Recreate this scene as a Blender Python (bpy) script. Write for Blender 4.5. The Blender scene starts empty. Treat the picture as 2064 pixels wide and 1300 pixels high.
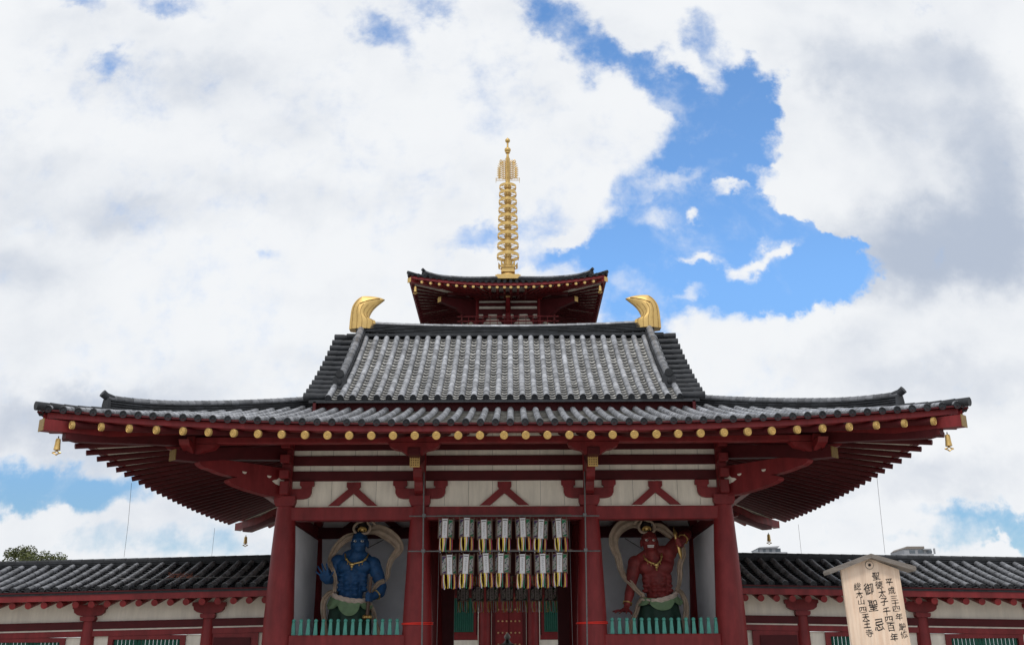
import bpy, math, random
from mathutils import Vector, Matrix
random.seed(7)
S = bpy.context.scene
C = S.collection
R = math.radians
# ------------------------------------------------------------------ camera
cd = bpy.data.cameras.new('camera'); cam = bpy.data.objects.new('camera', cd); C.objects.link(cam)
cd.sensor_width = 36.0; cd.lens = 2050 / 2064 * 36.0; cd.clip_end = 3000; cd.clip_start = 0.1
cam.matrix_world = Matrix.Translation((.24, -29.5, 1.65)) @ Matrix.Rotation(math.pi/2 + math.atan(700/2050), 4, 'X') @ Matrix.Rotation(-.0045, 4, 'Z')
S.camera = cam
S.view_settings.view_transform = 'Standard'; S.view_settings.look = 'None'
S.view_settings.exposure = 0.0; S.view_settings.gamma = 1.0
S.cycles.max_bounces = 6; S.cycles.diffuse_bounces = 3; S.cycles.use_denoising = True
# ------------------------------------------------------------------ sun
SUN_EL, SUN_DX, SUN_DY = R(57), -.20, -.98
sl = bpy.data.lights.new('sun', 'SUN'); sl.energy = 1.5; sl.angle = R(11); sl.color = (1, .96, .90)
sun = bpy.data.objects.new('sun', sl); C.objects.link(sun)
sv = Vector((SUN_DX, SUN_DY, 0)).normalized() * math.cos(SUN_EL) + Vector((0, 0, math.sin(SUN_EL)))
sun.rotation_euler = sv.to_track_quat('Z', 'Y').to_euler()
# ------------------------------------------------------------------ sky: Nishita + procedural clouds in world directions
W = bpy.data.worlds.new('World'); S.world = W; W.use_nodes = True
nt = W.node_tree; nt.nodes.clear(); N = nt.nodes; L = nt.links
def lk(node, i, v):
    if v is None: return
    if isinstance(v, (int, float)): node.inputs[i].default_value = v
    elif isinstance(v, (tuple, list)): node.inputs[i].default_value = v
    else: L.new(v, node.inputs[i])
def mth(op, a, b=None, c=None, clamp=False):
    n = N.new('ShaderNodeMath'); n.operation = op; n.use_clamp = clamp
    lk(n, 0, a); lk(n, 1, b); lk(n, 2, c); return n.outputs[0]
def noise(vec, scale, detail, rough, dist=0.0, w=None):
    n = N.new('ShaderNodeTexNoise'); n.inputs['Scale'].default_value = scale; n.inputs['Detail'].default_value = detail
    n.inputs['Roughness'].default_value = rough; n.inputs['Distortion'].default_value = dist
    L.new(vec, n.inputs['Vector']); return n
def ramp01(v, a, b):
    n = N.new('ShaderNodeMapRange'); n.interpolation_type = 'SMOOTHSTEP'; lk(n, 0, v); lk(n, 1, a); lk(n, 2, b); return n.outputs[0]
tc = N.new('ShaderNodeTexCoord'); sep = N.new('ShaderNodeSeparateXYZ'); L.new(tc.outputs['Generated'], sep.inputs[0])
yy = mth('MAXIMUM', mth('ABSOLUTE', sep.outputs[1]), .12)
U = mth('DIVIDE', sep.outputs[0], yy); V = mth('DIVIDE', sep.outputs[2], yy)
cv = N.new('ShaderNodeCombineXYZ'); L.new(U, cv.inputs[0]); L.new(V, cv.inputs[1])
wn = noise(cv.outputs[0], 5.0, 6, .55); wn2 = noise(cv.outputs[0], 26.0, 5, .6)
wsep = N.new('ShaderNodeSeparateColor'); L.new(wn.outputs['Color'], wsep.inputs[0])
wsep2 = N.new('ShaderNodeSeparateColor'); L.new(wn2.outputs['Color'], wsep2.inputs[0])
def warp(base, a, b, ka, kb):
    t = mth('MULTIPLY_ADD', mth('SUBTRACT', a, .5), ka, base)
    return mth('MULTIPLY_ADD', mth('SUBTRACT', b, .5), kb, t)
Uw = warp(U, wsep.outputs[0], wsep2.outputs[0], .15, .06); Vw = warp(V, wsep.outputs[1], wsep2.outputs[1], .12, .06)
def px(x, y):
    f, th, r = 2050., math.atan(700/2050), .0045
    a, b = x - 1032, y - 650; u, v = a - r*b, b + r*a
    d = Vector((u, f*math.cos(th) + v*math.sin(th), f*math.sin(th) - v*math.cos(th)))
    return d[0]/d[1], d[2]/d[1]
def blob(x, y, rx, ry, rot, amp, uu=None, vv=None):
    """soft elliptical field around a direction of the sky; returns socket amp*(1-r^2)^2-like falloff"""
    uu = uu or Uw; vv = vv or Vw
    u0, v0 = px(x, y); ux = (px(x+5, y)[0]-px(x-5, y)[0]) / 10; vy = abs(px(x, y+5)[1]-px(x, y-5)[1]) / 10
    c, s = math.cos(R(rot)), math.sin(R(rot))
    du = mth('SUBTRACT', uu, u0); dv = mth('SUBTRACT', vv, v0)
    # rotation measured clockwise on the sky as seen (v up)
    a = mth('MULTIPLY_ADD', dv, -s/(rx*vy), mth('MULTIPLY', du, c/(rx*ux)))
    b = mth('MULTIPLY_ADD', dv, c/(ry*vy), mth('MULTIPLY', du, s/(ry*ux)))
    r2 = mth('MULTIPLY_ADD', a, a, mth('MULTIPLY', b, b))
    g = mth('SUBTRACT', 1.0, mth('MULTIPLY', r2, .5), clamp=True)
    return mth('MULTIPLY', mth('MULTIPLY', g, g), amp)
def total(lst):
    t = None
    for args in lst:
        s = blob(*args); t = s if t is None else mth('ADD', t, s)
    return t
HOLES = [(1455,175,150,66,6,2.0),(1450,290,132,125,0,2.2),(1425,375,170,85,0,2.0),(1440,455,205,62,0,1.8),(1590,455,135,62,14,1.8),(1675,492,95,46,10,1.7),(1440,535,250,72,0,2.0),(1290,590,165,72,0,1.6),(1560,572,180,46,-12,1.5),
         (1170,92,105,46,36,1.0),(1285,150,110,36,30,1.0),(1415,60,66,50,10,.85),(1540,150,66,60,20,1.0),(1150,515,140,36,-10,1.15),(1075,470,70,36,-30,.55),(950,494,86,26,-10,.80),(1250,440,60,90,0,1.0),
         (215,113,56,28,0,.80),(760,46,80,34,30,.78),(110,985,250,42,-4,1.5),(2010,1035,220,38,3,1.0),(545,490,34,18,0,.45),(890,20,80,34,0,.8),(335,8,80,24,0,.85),(155,10,60,20,0,.75),
         (1090,25,50,50,0,.9),(330,1085,270,34,0,.6),(1900,1075,240,26,0,.55)]
CLOUDS = [(1572,492,52,24,-22,1.5),(1490,525,60,26,-28,1.6),(1420,507,42,14,-4,1.25),(1410,431,22,17,-20,1.15),(1492,369,52,13,-4,1.1),
          (1120,487,62,22,-22,.75),(1345,360,80,24,-14,.85),(1315,440,55,25,14,.8),(1420,130,66,26,22,1.1),(1310,40,90,62,10,.8),(1385,585,40,14,0,.6),(1240,560,60,30,0,.5),
          (1640,260,60,90,0,.9),(1640,380,80,60,20,.9),(1570,332,45,22,10,.9),(1740,420,70,50,30,.8),(1560,50,70,60,0,.7),(1330,200,80,50,40,.6),(1985,1090,46,30,0,1.0),(60,1065,90,45,0,1.0)]
hole = total(HOLES); extra = total(CLOUDS)
fb = noise(cv.outputs[0], 9.0, 9, .62, .25); fbv = fb.outputs['Fac']
fb2 = noise(cv.outputs[0], 34.0, 6, .6, .1)
hole = mth('MINIMUM', hole, 1.34)
dens = mth('SUBTRACT', mth('ADD', mth('MULTIPLY_ADD', mth('SUBTRACT', fbv, .5), 1.9, .68), extra), hole)
dens = mth('MULTIPLY_ADD', mth('SUBTRACT', fb2.outputs['Fac'], .5), .95, dens)
soft = mth('MULTIPLY_ADD', ramp01(U, .22, .34), -.40, 1.18)
alpha = ramp01(dens, mth('MULTIPLY', soft, -.50), mth('MULTIPLY', soft, .60))
veil = noise(cv.outputs[0], 7.0, 7, .62, 1.2)
alpha = mth('MAXIMUM', alpha, mth('MULTIPLY', ramp01(mth('ADD', veil.outputs['Fac'], mth('MULTIPLY', dens, .22)), .40, .78), .62))
# grey, thicker undersides
GREYS = [(1910,300,190,230,0,.34),(1790,215,110,70,20,.30),(1880,720,240,90,0,.22),(1560,760,160,60,0,.15),(1870,500,250,95,8,.95),(1640,560,120,40,0,.45),(1990,330,110,230,0,.55),(1800,110,220,60,6,.42),(1690,150,90,50,0,.35),(1740,650,160,50,-20,.35),
         (1960,790,240,70,0,.40),(1720,740,200,50,0,.2),(90,330,190,60,0,.36),(200,420,260,56,4,.46),(60,530,180,70,0,.34),(100,880,270,85,0,.66),(130,60,200,50,0,.25),(520,740,200,40,0,.2),(300,820,260,50,-4,.3),
         (640,600,200,40,-10,.18),(480,250,220,60,0,.10),(330,140,230,60,0,.36),(560,380,260,50,8,.26),(1880,950,240,50,4,.42),(1650,990,120,40,0,.3),(380,1020,180,60,0,.25),(1180,250,120,60,20,.16)]
greyf = total(GREYS)
gn = noise(cv.outputs[0], 4.0, 8, .55, .3)
gn2 = noise(cv.outputs[0], 13.0, 7, .6, .2)
gtot = mth('ADD', greyf, mth('MULTIPLY', mth('SUBTRACT', gn.outputs['Fac'], .47), 1.3))
gtot = mth('ADD', gtot, mth('MULTIPLY', mth('SUBTRACT', gn2.outputs['Fac'], .5), .62))
gfac = ramp01(gtot, -.12, 1.15)
mixg = N.new('ShaderNodeMix'); mixg.data_type = 'RGBA'; L.new(gfac, mixg.inputs[0])
mixg.inputs[6].default_value = (9.0, 9.2, 9.45, 1); mixg.inputs[7].default_value = (4.7, 5.35, 6.5, 1)
sky = N.new('ShaderNodeTexSky'); sky.sky_type = 'NISHITA'; sky.sun_disc = False
sky.sun_elevation = SUN_EL; sky.sun_rotation = math.atan2(SUN_DX, SUN_DY); sky.altitude = 20; sky.air_density = 1.0; sky.dust_density = .3; sky.ozone_density = 2.0
skm = N.new('ShaderNodeMix'); skm.data_type = 'RGBA'; skm.blend_type = 'MULTIPLY'; skm.inputs[0].default_value = 1
L.new(sky.outputs[0], skm.inputs[6])
tint = N.new('ShaderNodeMix'); tint.data_type = 'RGBA'; L.new(ramp01(V, .10, .42), tint.inputs[0])
tint.inputs[6].default_value = (.78, .95, 1.05, 1); tint.inputs[7].default_value = (1.52, 2.0, 2.32, 1); L.new(tint.outputs[2], skm.inputs[7])
mixc = N.new('ShaderNodeMix'); mixc.data_type = 'RGBA'; L.new(alpha, mixc.inputs[0]); L.new(skm.outputs[2], mixc.inputs[6]); L.new(mixg.outputs[2], mixc.inputs[7])
bg = N.new('ShaderNodeBackground'); bg.inputs[1].default_value = .1; L.new(mixc.outputs[2], bg.inputs[0])
wo = N.new('ShaderNodeOutputWorld'); L.new(bg.outputs[0], wo.inputs[0])

# ------------------------------------------------------------------ materials
def material(name, col, rough=.6, metal=0.0, vary=.18, scale=3.0, bump=.0, bscale=40.0, island=0.0, spec=.5, col2=None, stretch=(1,1,1), streak=0.0, sscale=(1.6,1.6,.22)):
    m = bpy.data.materials.new(name); m.use_nodes = True; t = m.node_tree; n = t.nodes; l = t.links
    b = n['Principled BSDF']; b.inputs['Roughness'].default_value = rough; b.inputs['Metallic'].default_value = metal
    b.inputs['Specular IOR Level'].default_value = spec
    geo = n.new('ShaderNodeNewGeometry'); mp = n.new('ShaderNodeMapping'); mp.inputs['Scale'].default_value = stretch; l.new(geo.outputs['Position'], mp.inputs[0])
    no = n.new('ShaderNodeTexNoise'); no.inputs['Scale'].default_value = scale; no.inputs['Detail'].default_value = 6; no.inputs['Roughness'].default_value = .6
    l.new(mp.outputs[0], no.inputs['Vector'])
    cr = n.new('ShaderNodeValToRGB'); c2 = col2 or tuple(min(1, c*(1+vary)) for c in col); c1 = tuple(c*(1-vary) for c in col)
    cr.color_ramp.elements[0].position = .28; cr.color_ramp.elements[1].position = .72
    cr.color_ramp.elements[0].color = (*c1, 1); cr.color_ramp.elements[1].color = (*c2, 1); l.new(no.outputs['Fac'], cr.inputs[0])
    out = cr.outputs[0]
    if island:
        mr = n.new('ShaderNodeMapRange'); l.new(geo.outputs['Random Per Island'], mr.inputs[0]); mr.inputs[3].default_value = 1-island; mr.inputs[4].default_value = 1+island
        mx = n.new('ShaderNodeMix'); mx.data_type = 'RGBA'; mx.blend_type = 'MULTIPLY'; mx.inputs[0].default_value = 1; l.new(out, mx.inputs[6])
        cb = n.new('ShaderNodeCombineColor'); [l.new(mr.outputs[0], cb.inputs[i]) for i in range(3)]; l.new(cb.outputs[0], mx.inputs[7]); out = mx.outputs[2]
    if streak:
        m2 = n.new('ShaderNodeMapping'); m2.inputs['Scale'].default_value = sscale; l.new(geo.outputs['Position'], m2.inputs[0])
        n2 = n.new('ShaderNodeTexNoise'); n2.inputs['Scale'].default_value = 2.2; n2.inputs['Detail'].default_value = 7; n2.inputs['Roughness'].default_value = .65; l.new(m2.outputs[0], n2.inputs['Vector'])
        r2 = n.new('ShaderNodeMapRange'); l.new(n2.outputs['Fac'], r2.inputs[0]); r2.inputs[1].default_value = .3; r2.inputs[2].default_value = .7; r2.inputs[3].default_value = 1-streak; r2.inputs[4].default_value = 1+streak*.7
        x2 = n.new('ShaderNodeMix'); x2.data_type = 'RGBA'; x2.blend_type = 'MULTIPLY'; x2.inputs[0].default_value = 1; l.new(out, x2.inputs[6])
        c2_ = n.new('ShaderNodeCombineColor'); [l.new(r2.outputs[0], c2_.inputs[i]) for i in range(3)]; l.new(c2_.outputs[0], x2.inputs[7]); out = x2.outputs[2]
    l.new(out, b.inputs['Base Color'])
    if bump:
        nb = n.new('ShaderNodeTexNoise'); nb.inputs['Scale'].default_value = bscale; nb.inputs['Detail'].default_value = 4; l.new(mp.outputs[0], nb.inputs['Vector'])
        bp = n.new('ShaderNodeBump'); bp.inputs['Strength'].default_value = bump; bp.inputs['Distance'].default_value = .02; l.new(nb.outputs['Fac'], bp.inputs['Height']); l.new(bp.outputs[0], b.inputs['Normal'])
    return m
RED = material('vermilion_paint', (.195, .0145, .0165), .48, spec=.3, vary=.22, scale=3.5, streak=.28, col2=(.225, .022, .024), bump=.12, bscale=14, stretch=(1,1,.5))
REDD = material('vermilion_shade_copy', (.072, .0065, .0085), .6, spec=.25, vary=.22, scale=2.5, bump=.1, bscale=20)  # same vermilion paint, with the under-eave shade put into a darker colour
WHITE = material('white_plaster', (.78, .72, .62), .85, vary=.10, scale=1.3, bump=.1, bscale=60, stretch=(1.6,1.6,.6), streak=.13, sscale=(2.4,2.4,.35))
WALLGREY = material('pale_net_wall', (.84, .84, .87), .9, vary=.06, scale=2, bump=.15, bscale=80)
CREAM = material('cream_soffit', (.76, .70, .60), .85, vary=.1)
TILE = material('grey_roof_tile', (.225, .235, .262), .36, vary=.42, scale=5.0, bump=.25, bscale=50, island=.30, col2=(.43, .44, .465), streak=.30, sscale=(1.5,.35,.35))
TILED = material('dark_roof_tile', (.030, .032, .036), .6, spec=.25, vary=.4, scale=4.0, bump=.25, bscale=40, island=.30)
TILE2 = material('grey_corridor_tile', (.115, .12, .135), .42, vary=.4, scale=5.0, bump=.25, bscale=50, island=.42, col2=(.20, .205, .22))
PAN = material('pan_tile', (.27, .265, .25), .5, vary=.35, scale=6.0, bump=.2, bscale=60, island=.32, col2=(.48, .47, .44), streak=.28, sscale=(1.5,.35,.35))
GOLD = material('gilded_metal', (.66, .45, .17), .36, 1.0, vary=.12, scale=8, bump=.05, bscale=60)
GOLDM = material('gold_leaf_matte', (.60, .405, .145), .45, .6, vary=.12, scale=5, bump=.05, bscale=60)
GOLDSHADE = material('shaded_gilt', (.26, .17, .06), .55, .5, vary=.3, scale=20)  # gilt darkened in colour for corner plates whose outward face is in shade
GOLDLN = material('gilt_seam', (.30, .17, .05), .5, .5)
GOLDDK = material('dark_gilt_groove', (.14, .05, .015), .6, .2, vary=.2)
TEAL = material('teal_paint', (.065, .30, .24), .5, vary=.15, scale=8)
GREEN = material('green_lattice_paint', (.012, .105, .072), .5, vary=.15, scale=6)
STONE = material('granite', (.34, .33, .31), .85, vary=.2, scale=6, bump=.3, bscale=60)
GROUND = material('gravel_ground', (.40, .38, .345), .95, vary=.2, scale=1.2, bump=.6, bscale=30)
STEEL = material('grey_steel_pipe', (.15, .15, .15), .5, .4, vary=.2, scale=12)
WOODS = material('pale_cypress_board', (.81, .57, .41), .62, vary=.13, scale=4, bump=.08, bscale=60, streak=.16, sscale=(9,9,.8), col2=(.86, .69, .54), stretch=(9,9,.5))
WOODG = material('weathered_grey_wood', (.19, .165, .145), .75, vary=.3, scale=10, bump=.3, bscale=40, stretch=(1,6,6))
INK = material('black_ink', (.012, .010, .010), .7, vary=.1)
BLUE = material('blue_painted_wood', (.011, .070, .19), .66, vary=.35, scale=6, streak=.25, bump=.25, bscale=30)
SKINRED = material('red_painted_wood', (.215, .026, .024), .66, vary=.32, scale=6, streak=.25, bump=.25, bscale=30)
SASH = material('cream_cloth_paint', (.50, .385, .29), .75, vary=.25, scale=5, bump=.15, bscale=30)
SASHL = material('pale_cloth_paint', (.64, .52, .43), .75, vary=.2, scale=6)
APRON = material('pale_green_paint', (.18, .28, .145), .7, vary=.2, scale=5)
SKIRT = material('dark_green_paint', (.016, .048, .030), .7, vary=.3, scale=5)
HAIR = material('black_hair_paint', (.02, .012, .012), .6)
EYE = material('eye_white', (.75, .73, .68), .3, vary=.03)
BRONZE = material('dark_bronze', (.035, .033, .032), .45, .6, vary=.3, scale=8)
BROWN = material('brown_lacquer_post', (.13, .075, .05), .6)
PAPER = material('lantern_paper', (.47, .455, .44), .8, vary=.2, scale=18)
def translucent(m, f):
    t = m.node_tree; b = t.nodes['Principled BSDF']; tr = t.nodes.new('ShaderNodeBsdfTranslucent'); mx = t.nodes.new('ShaderNodeMixShader'); mx.inputs[0].default_value = f
    t.links.new(b.inputs['Base Color'].links[0].from_socket, tr.inputs[0]); t.links.new(b.outputs[0], mx.inputs[1]); t.links.new(tr.outputs[0], mx.inputs[2]); t.links.new(mx.outputs[0], t.nodes['Material Output'].inputs[0])
BANNER = material('white_banner_cloth', (.68, .675, .69), .8, vary=.08, scale=14)
DARKPAPER = material('dim_lantern_paper', (.78, .73, .70), .8, vary=.25, scale=12)
translucent(DARKPAPER, .55); translucent(PAPER, .25)
PURPLE = material('purple_paper', (.07, .025, .10), .7)
PGREEN = material('green_paper', (.02, .17, .075), .7)
RY = material('yellow_ribbon', (.85, .62, .08), .6); RR = material('red_ribbon', (.70, .07, .07), .6); RW = material('white_ribbon', (.86, .85, .83), .6)
RG = material('green_ribbon', (.02, .28, .12), .6); RP = material('purple_ribbon', (.12, .04, .20), .6); RO = material('orange_ribbon', (.62, .22, .08), .6)
TAPE = material('bright_red_tape', (.75, .03, .02), .5, vary=.05)
CONC = material('pale_concrete', (.30, .31, .33), .8, vary=.08, scale=.3)
GLASS = material('dark_window', (.10, .12, .14), .2, vary=.1)
BARK = material('bark', (.10, .075, .055), .9, bump=.5)
LEAF = material('leaf', (.062, .095, .022), .6, vary=.4, scale=2.5, island=.45, col2=(.12, .13, .03))
STUD = material('pale_gold_stud', (.60, .40, .20), .45, .4)

# ------------------------------------------------------------------ mesh helpers
class MB:
    def __init__(s): s.v = []; s.f = []; s.m = []; s.cur = 0
    def add(s, vs, fs):
        o = len(s.v); s.v += [tuple(p) for p in vs]; s.f += [tuple(i+o for i in f) for f in fs]; s.m += [s.cur]*len(fs); return s
    def box(s, x0, x1, y0, y1, z0, z1):
        return s.add([(x0,y0,z0),(x1,y0,z0),(x1,y1,z0),(x0,y1,z0),(x0,y0,z1),(x1,y0,z1),(x1,y1,z1),(x0,y1,z1)],
                     [(0,3,2,1),(4,5,6,7),(0,1,5,4),(1,2,6,5),(2,3,7,6),(3,0,4,7)])
    def bbox(s, x0, x1, y0, y1, z0, z1, b=.02):
        """box with chamfered edges"""
        xs = (x0, x0+b, x1-b, x1); ys = (y0, y0+b, y1-b, y1); zs = (z0, z0+b, z1-b, z1)
        def P(i, j, k): return (xs[i], ys[j], zs[k])
        v = []; idx = {}
        for sx in (0, 1):
            for sy in (0, 1):
                for sz in (0, 1):
                    i = 3*sx; j = 3*sy; k = 3*sz; ii = 1+sx; jj = 1+sy; kk = 1+sz
                    for nme, p in (('x', P(i, jj, kk)), ('y', P(ii, j, kk)), ('z', P(ii, jj, k))):
                        idx[(sx, sy, sz, nme)] = len(v); v.append(p)
        g = lambda a, b_, c, n: idx[(a, b_, c, n)]
        f = []
        for a in (0, 1):
            f.append([g(a,0,0,'x'), g(a,1,0,'x'), g(a,1,1,'x'), g(a,0,1,'x')][::(1 if a else -1)])
            f.append([g(0,a,0,'y'), g(0,a,1,'y'), g(1,a,1,'y'), g(1,a,0,'y')][::(1 if a else -1)])
            f.append([g(0,0,a,'z'), g(1,0,a,'z'), g(1,1,a,'z'), g(0,1,a,'z')][::(1 if a else -1)])
        for a in (0, 1):
            for c in (0, 1):
                f.append([g(a,c,0,'x'), g(a,c,1,'x'), g(a,c,1,'y'), g(a,c,0,'y')]); f.append([g(a,0,c,'x'), g(a,1,c,'x'), g(a,1,c,'z'), g(a,0,c,'z')]); f.append([g(0,a,c,'y'), g(1,a,c,'y'), g(1,a,c,'z'), g(0,a,c,'z')])
                for e in (0, 1): f.append([g(a,c,e,'x'), g(a,c,e,'y'), g(a,c,e,'z')])
        f = [t for t in f if len(set(t)) > 2]
        seen = set(); ff = []
        for t in f:
            k = tuple(sorted(t))
            if k not in seen: seen.add(k); ff.append(t)
        return s.add(v, ff)
    def prism(s, poly, a, b, fn):
        """poly [(p,q)], extruded between a and b; fn(p,q,t) -> point"""
        n = len(poly); vs = [fn(p, q, a) for p, q in poly] + [fn(p, q, b) for p, q in poly]
        return s.add(vs, [tuple(range(n))[::-1], tuple(range(n, 2*n))] + [(i, (i+1) % n, n+(i+1) % n, n+i) for i in range(n)])
    def tube(s, pts, rad, seg=8, caps=True, flat=None):
        pts = [Vector(p) for p in pts]; n = len(pts); rings = []; up = None
        rad = rad if isinstance(rad, (list, tuple)) else [rad]*n
        for i, p in enumerate(pts):
            t = (pts[min(i+1, n-1)] - pts[max(i-1, 0)]).normalized()
            if up is None: up = Vector((0, 0, 1)) if abs(t.z) < .9 else Vector((0, 1, 0))
            a = t.cross(up)
            if a.length < 1e-4: a = t.cross(Vector((1, 0, 0)))
            a.normalize(); b = a.cross(t).normalized(); up = b
            k = flat or (1, 1)
            rings.append([p + a*(math.cos(2*math.pi*j/seg)*rad[i]*k[0]) + b*(math.sin(2*math.pi*j/seg)*rad[i]*k[1]) for j in range(seg)])
        vs = [q for r in rings for q in r]
        fs = [(i*seg+j, i*seg+(j+1) % seg, (i+1)*seg+(j+1) % seg, (i+1)*seg+j) for i in range(n-1) for j in range(seg)]
        if caps: fs += [tuple(range(seg))[::-1], tuple((n-1)*seg+j for j in range(seg))]
        return s.add(vs, fs)
    def lathe(s, prof, c=(0,0,0), seg=20, caps=True):
        vs = [(c[0]+r*math.cos(2*math.pi*j/seg), c[1]+r*math.sin(2*math.pi*j/seg), c[2]+z) for r, z in prof for j in range(seg)]
        n = len(prof)
        fs = [(i*seg+j, i*seg+(j+1) % seg, (i+1)*seg+(j+1) % seg, (i+1)*seg+j) for i in range(n-1) for j in range(seg)]
        if caps: fs += [tuple(range(seg))[::-1], tuple((n-1)*seg+j for j in range(seg))]
        return s.add(vs, fs)
    def ball(s, c, r, seg=10, rings=6, rot=None):
        r = r if isinstance(r, (tuple, list)) else (r, r, r); vs = []; c = Vector(c)
        for i in range(rings+1):
            a = math.pi*i/rings
            for j in range(seg):
                b = 2*math.pi*j/seg
                p = Vector((r[0]*math.sin(a)*math.cos(b), r[1]*math.sin(a)*math.sin(b), -r[2]*math.cos(a)))
                vs.append(c + (rot @ p if rot else p))
        fs = [(i*seg+j, i*seg+(j+1) % seg, (i+1)*seg+(j+1) % seg, (i+1)*seg+j) for i in range(rings) for j in range(seg)]
        return s.add(vs, fs)
    def cone(s, a, b, ra, rb, seg=10):
        return s.tube([a, b], [ra, rb], seg)
    def build(s, name, mats, parent=None, smooth=False, local=False):
        me = bpy.data.meshes.new(name); off = Vector((0,0,0))
        if parent is not None and not local:
            q = parent
            while q is not None: off += q.location; q = q.parent
        me.from_pydata([tuple(Vector(v)-off) for v in s.v], [], s.f)
        mats = mats if isinstance(mats, (list, tuple)) else [mats]
        for m in mats: me.materials.append(m)
        if len(mats) > 1: me.polygons.foreach_set('material_index', s.m)
        if smooth:
            me.polygons.foreach_set('use_smooth', [True]*len(me.polygons))
            try: me.set_sharp_from_angle(angle=R(40))
            except Exception: pass
        me.update()
        o = bpy.data.objects.new(name, me); C.objects.link(o); o.parent = parent
        return o
def tag(o, label=None, cat=None, group=None, kind=None):
    if label: o['label'] = label
    if cat: o['category'] = cat
    if group: o['group'] = group
    if kind: o['kind'] = kind
    return o
def empty(name, loc=(0,0,0), label=None, cat=None, group=None):
    o = bpy.data.objects.new(name, None); C.objects.link(o); o.location = loc; return tag(o, label, cat, group)
def copy_tree(o, parent=None):
    c = o.copy(); C.objects.link(c); c.parent = parent
    for ch in [k for k in o.children]: copy_tree(ch, c)
    return c
def lerp(a, b, t): return a + (b-a)*t
def spline(pts, n=8):
    """Catmull-Rom through points"""
    P = [Vector(p) for p in pts]; out = []
    for i in range(len(P)-1):
        p0, p1, p2, p3 = P[max(i-1,0)], P[i], P[i+1], P[min(i+2, len(P)-1)]
        for k in range(n):
            t = k/n; out.append(.5*((2*p1) + (p2-p0)*t + (2*p0-5*p1+4*p2-p3)*t*t + (3*p1-p0-3*p2+p3)*t**3))
    out.append(P[-1]); return out

# ------------------------------------------------------------------ tiled roofs
def tile_rows(mb, P, rows, dmax, r=.095, seg=.30, eave=True, k=9):
    """cover tiles: one island per tile; P(s,d) is the roof surface"""
    for s in rows:
        D = dmax(s)
        if D < .12: continue
        e = .05; d = 0.0
        while d < D - .02:
            d2 = min(d + seg, D); rings = []
            for q, rr in ((d, r*.93), (d, r*1.06), (d2, r*.95)):
                p = P(s, q); t = (P(s, q+e) - P(s, q-e)).normalized(); a = (P(s+e, q) - P(s-e, q)).normalized(); n = a.cross(t).normalized()
                if n.z < 0: n = -n
                rings.append([p + n*(r*.42) + a*(math.cos(-.45+(math.pi+.9)*j/k)*rr) + n*(math.sin(-.45+(math.pi+.9)*j/k)*rr) for j in range(k+1)])
            vs = [p for g in rings for p in g]; m = k+1
            mb.add(vs, [(i*m+j, i*m+j+1, (i+1)*m+j+1, (i+1)*m+j) for i in range(2) for j in range(k)])
            d += seg
        if eave:
            p = P(s, 0); t = (P(s, e) - P(s, -e)).normalized(); a = (P(s+e, 0) - P(s-e, 0)).normalized(); n = a.cross(t).normalized()
            if n.z < 0: n = -n
            q = 14; cur = mb.cur; mb.cur = 1; R0 = r*1.07
            c0 = p + n*(r*.22)
            ring = lambda rr, off: [c0 + t*off + a*(math.cos(2*math.pi*j/q)*rr) + n*(math.sin(2*math.pi*j/q)*rr) for j in range(q)]
            vs = ring(R0, .10) + ring(R0, -.03) + ring(R0*.80, -.03) + ring(R0*.74, -.015) + ring(R0*.3, -.015) + ring(R0*.2, -.026)
            fs = [(i*q+j, i*q+(j+1) % q, (i+1)*q+(j+1) % q, (i+1)*q+j) for i in range(5) for j in range(q)] + [tuple(5*q+j for j in range(q))]
            mb.add(vs, fs); mb.cur = cur
def pan_rows(mb, P, rows, dmax, step=.2, sag=.05, k=5, mi=2):
    cur = mb.cur; mb.cur = mi
    for s0, s1 in zip(rows[:-1], rows[1:]):
        D = max(dmax(s0), dmax(s1)); D0 = min(dmax(s0), dmax(s1)); d = 0; h = .5*(s0+s1)
        if D < .15: continue
        while d < D0 + .25*(D-D0) - .02 or d < D0:
            d2 = d + step; vs = []
            jit = random.uniform(-.006, .006)
            for q, lift in ((d+.045, -.01), (d, .036+jit), (d2+.01, .0)):
                for j in range(k+1):
                    u = j/k; s = s0 + (s1-s0)*u
                    vs.append(P(s, q) + Vector((0, 0, lift - sag*math.sin(math.pi*u) + .012)))
            m = k+1
            mb.add(vs, [(i*m+j, i*m+j+1, (i+1)*m+j+1, (i+1)*m+j) for i in range(2) for j in range(k)])
            d = d2
    mb.cur = cur
def frange(a, b, st):
    n = int(round((b-a)/st)); return [a + (b-a)*i/n for i in range(n+1)]
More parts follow.
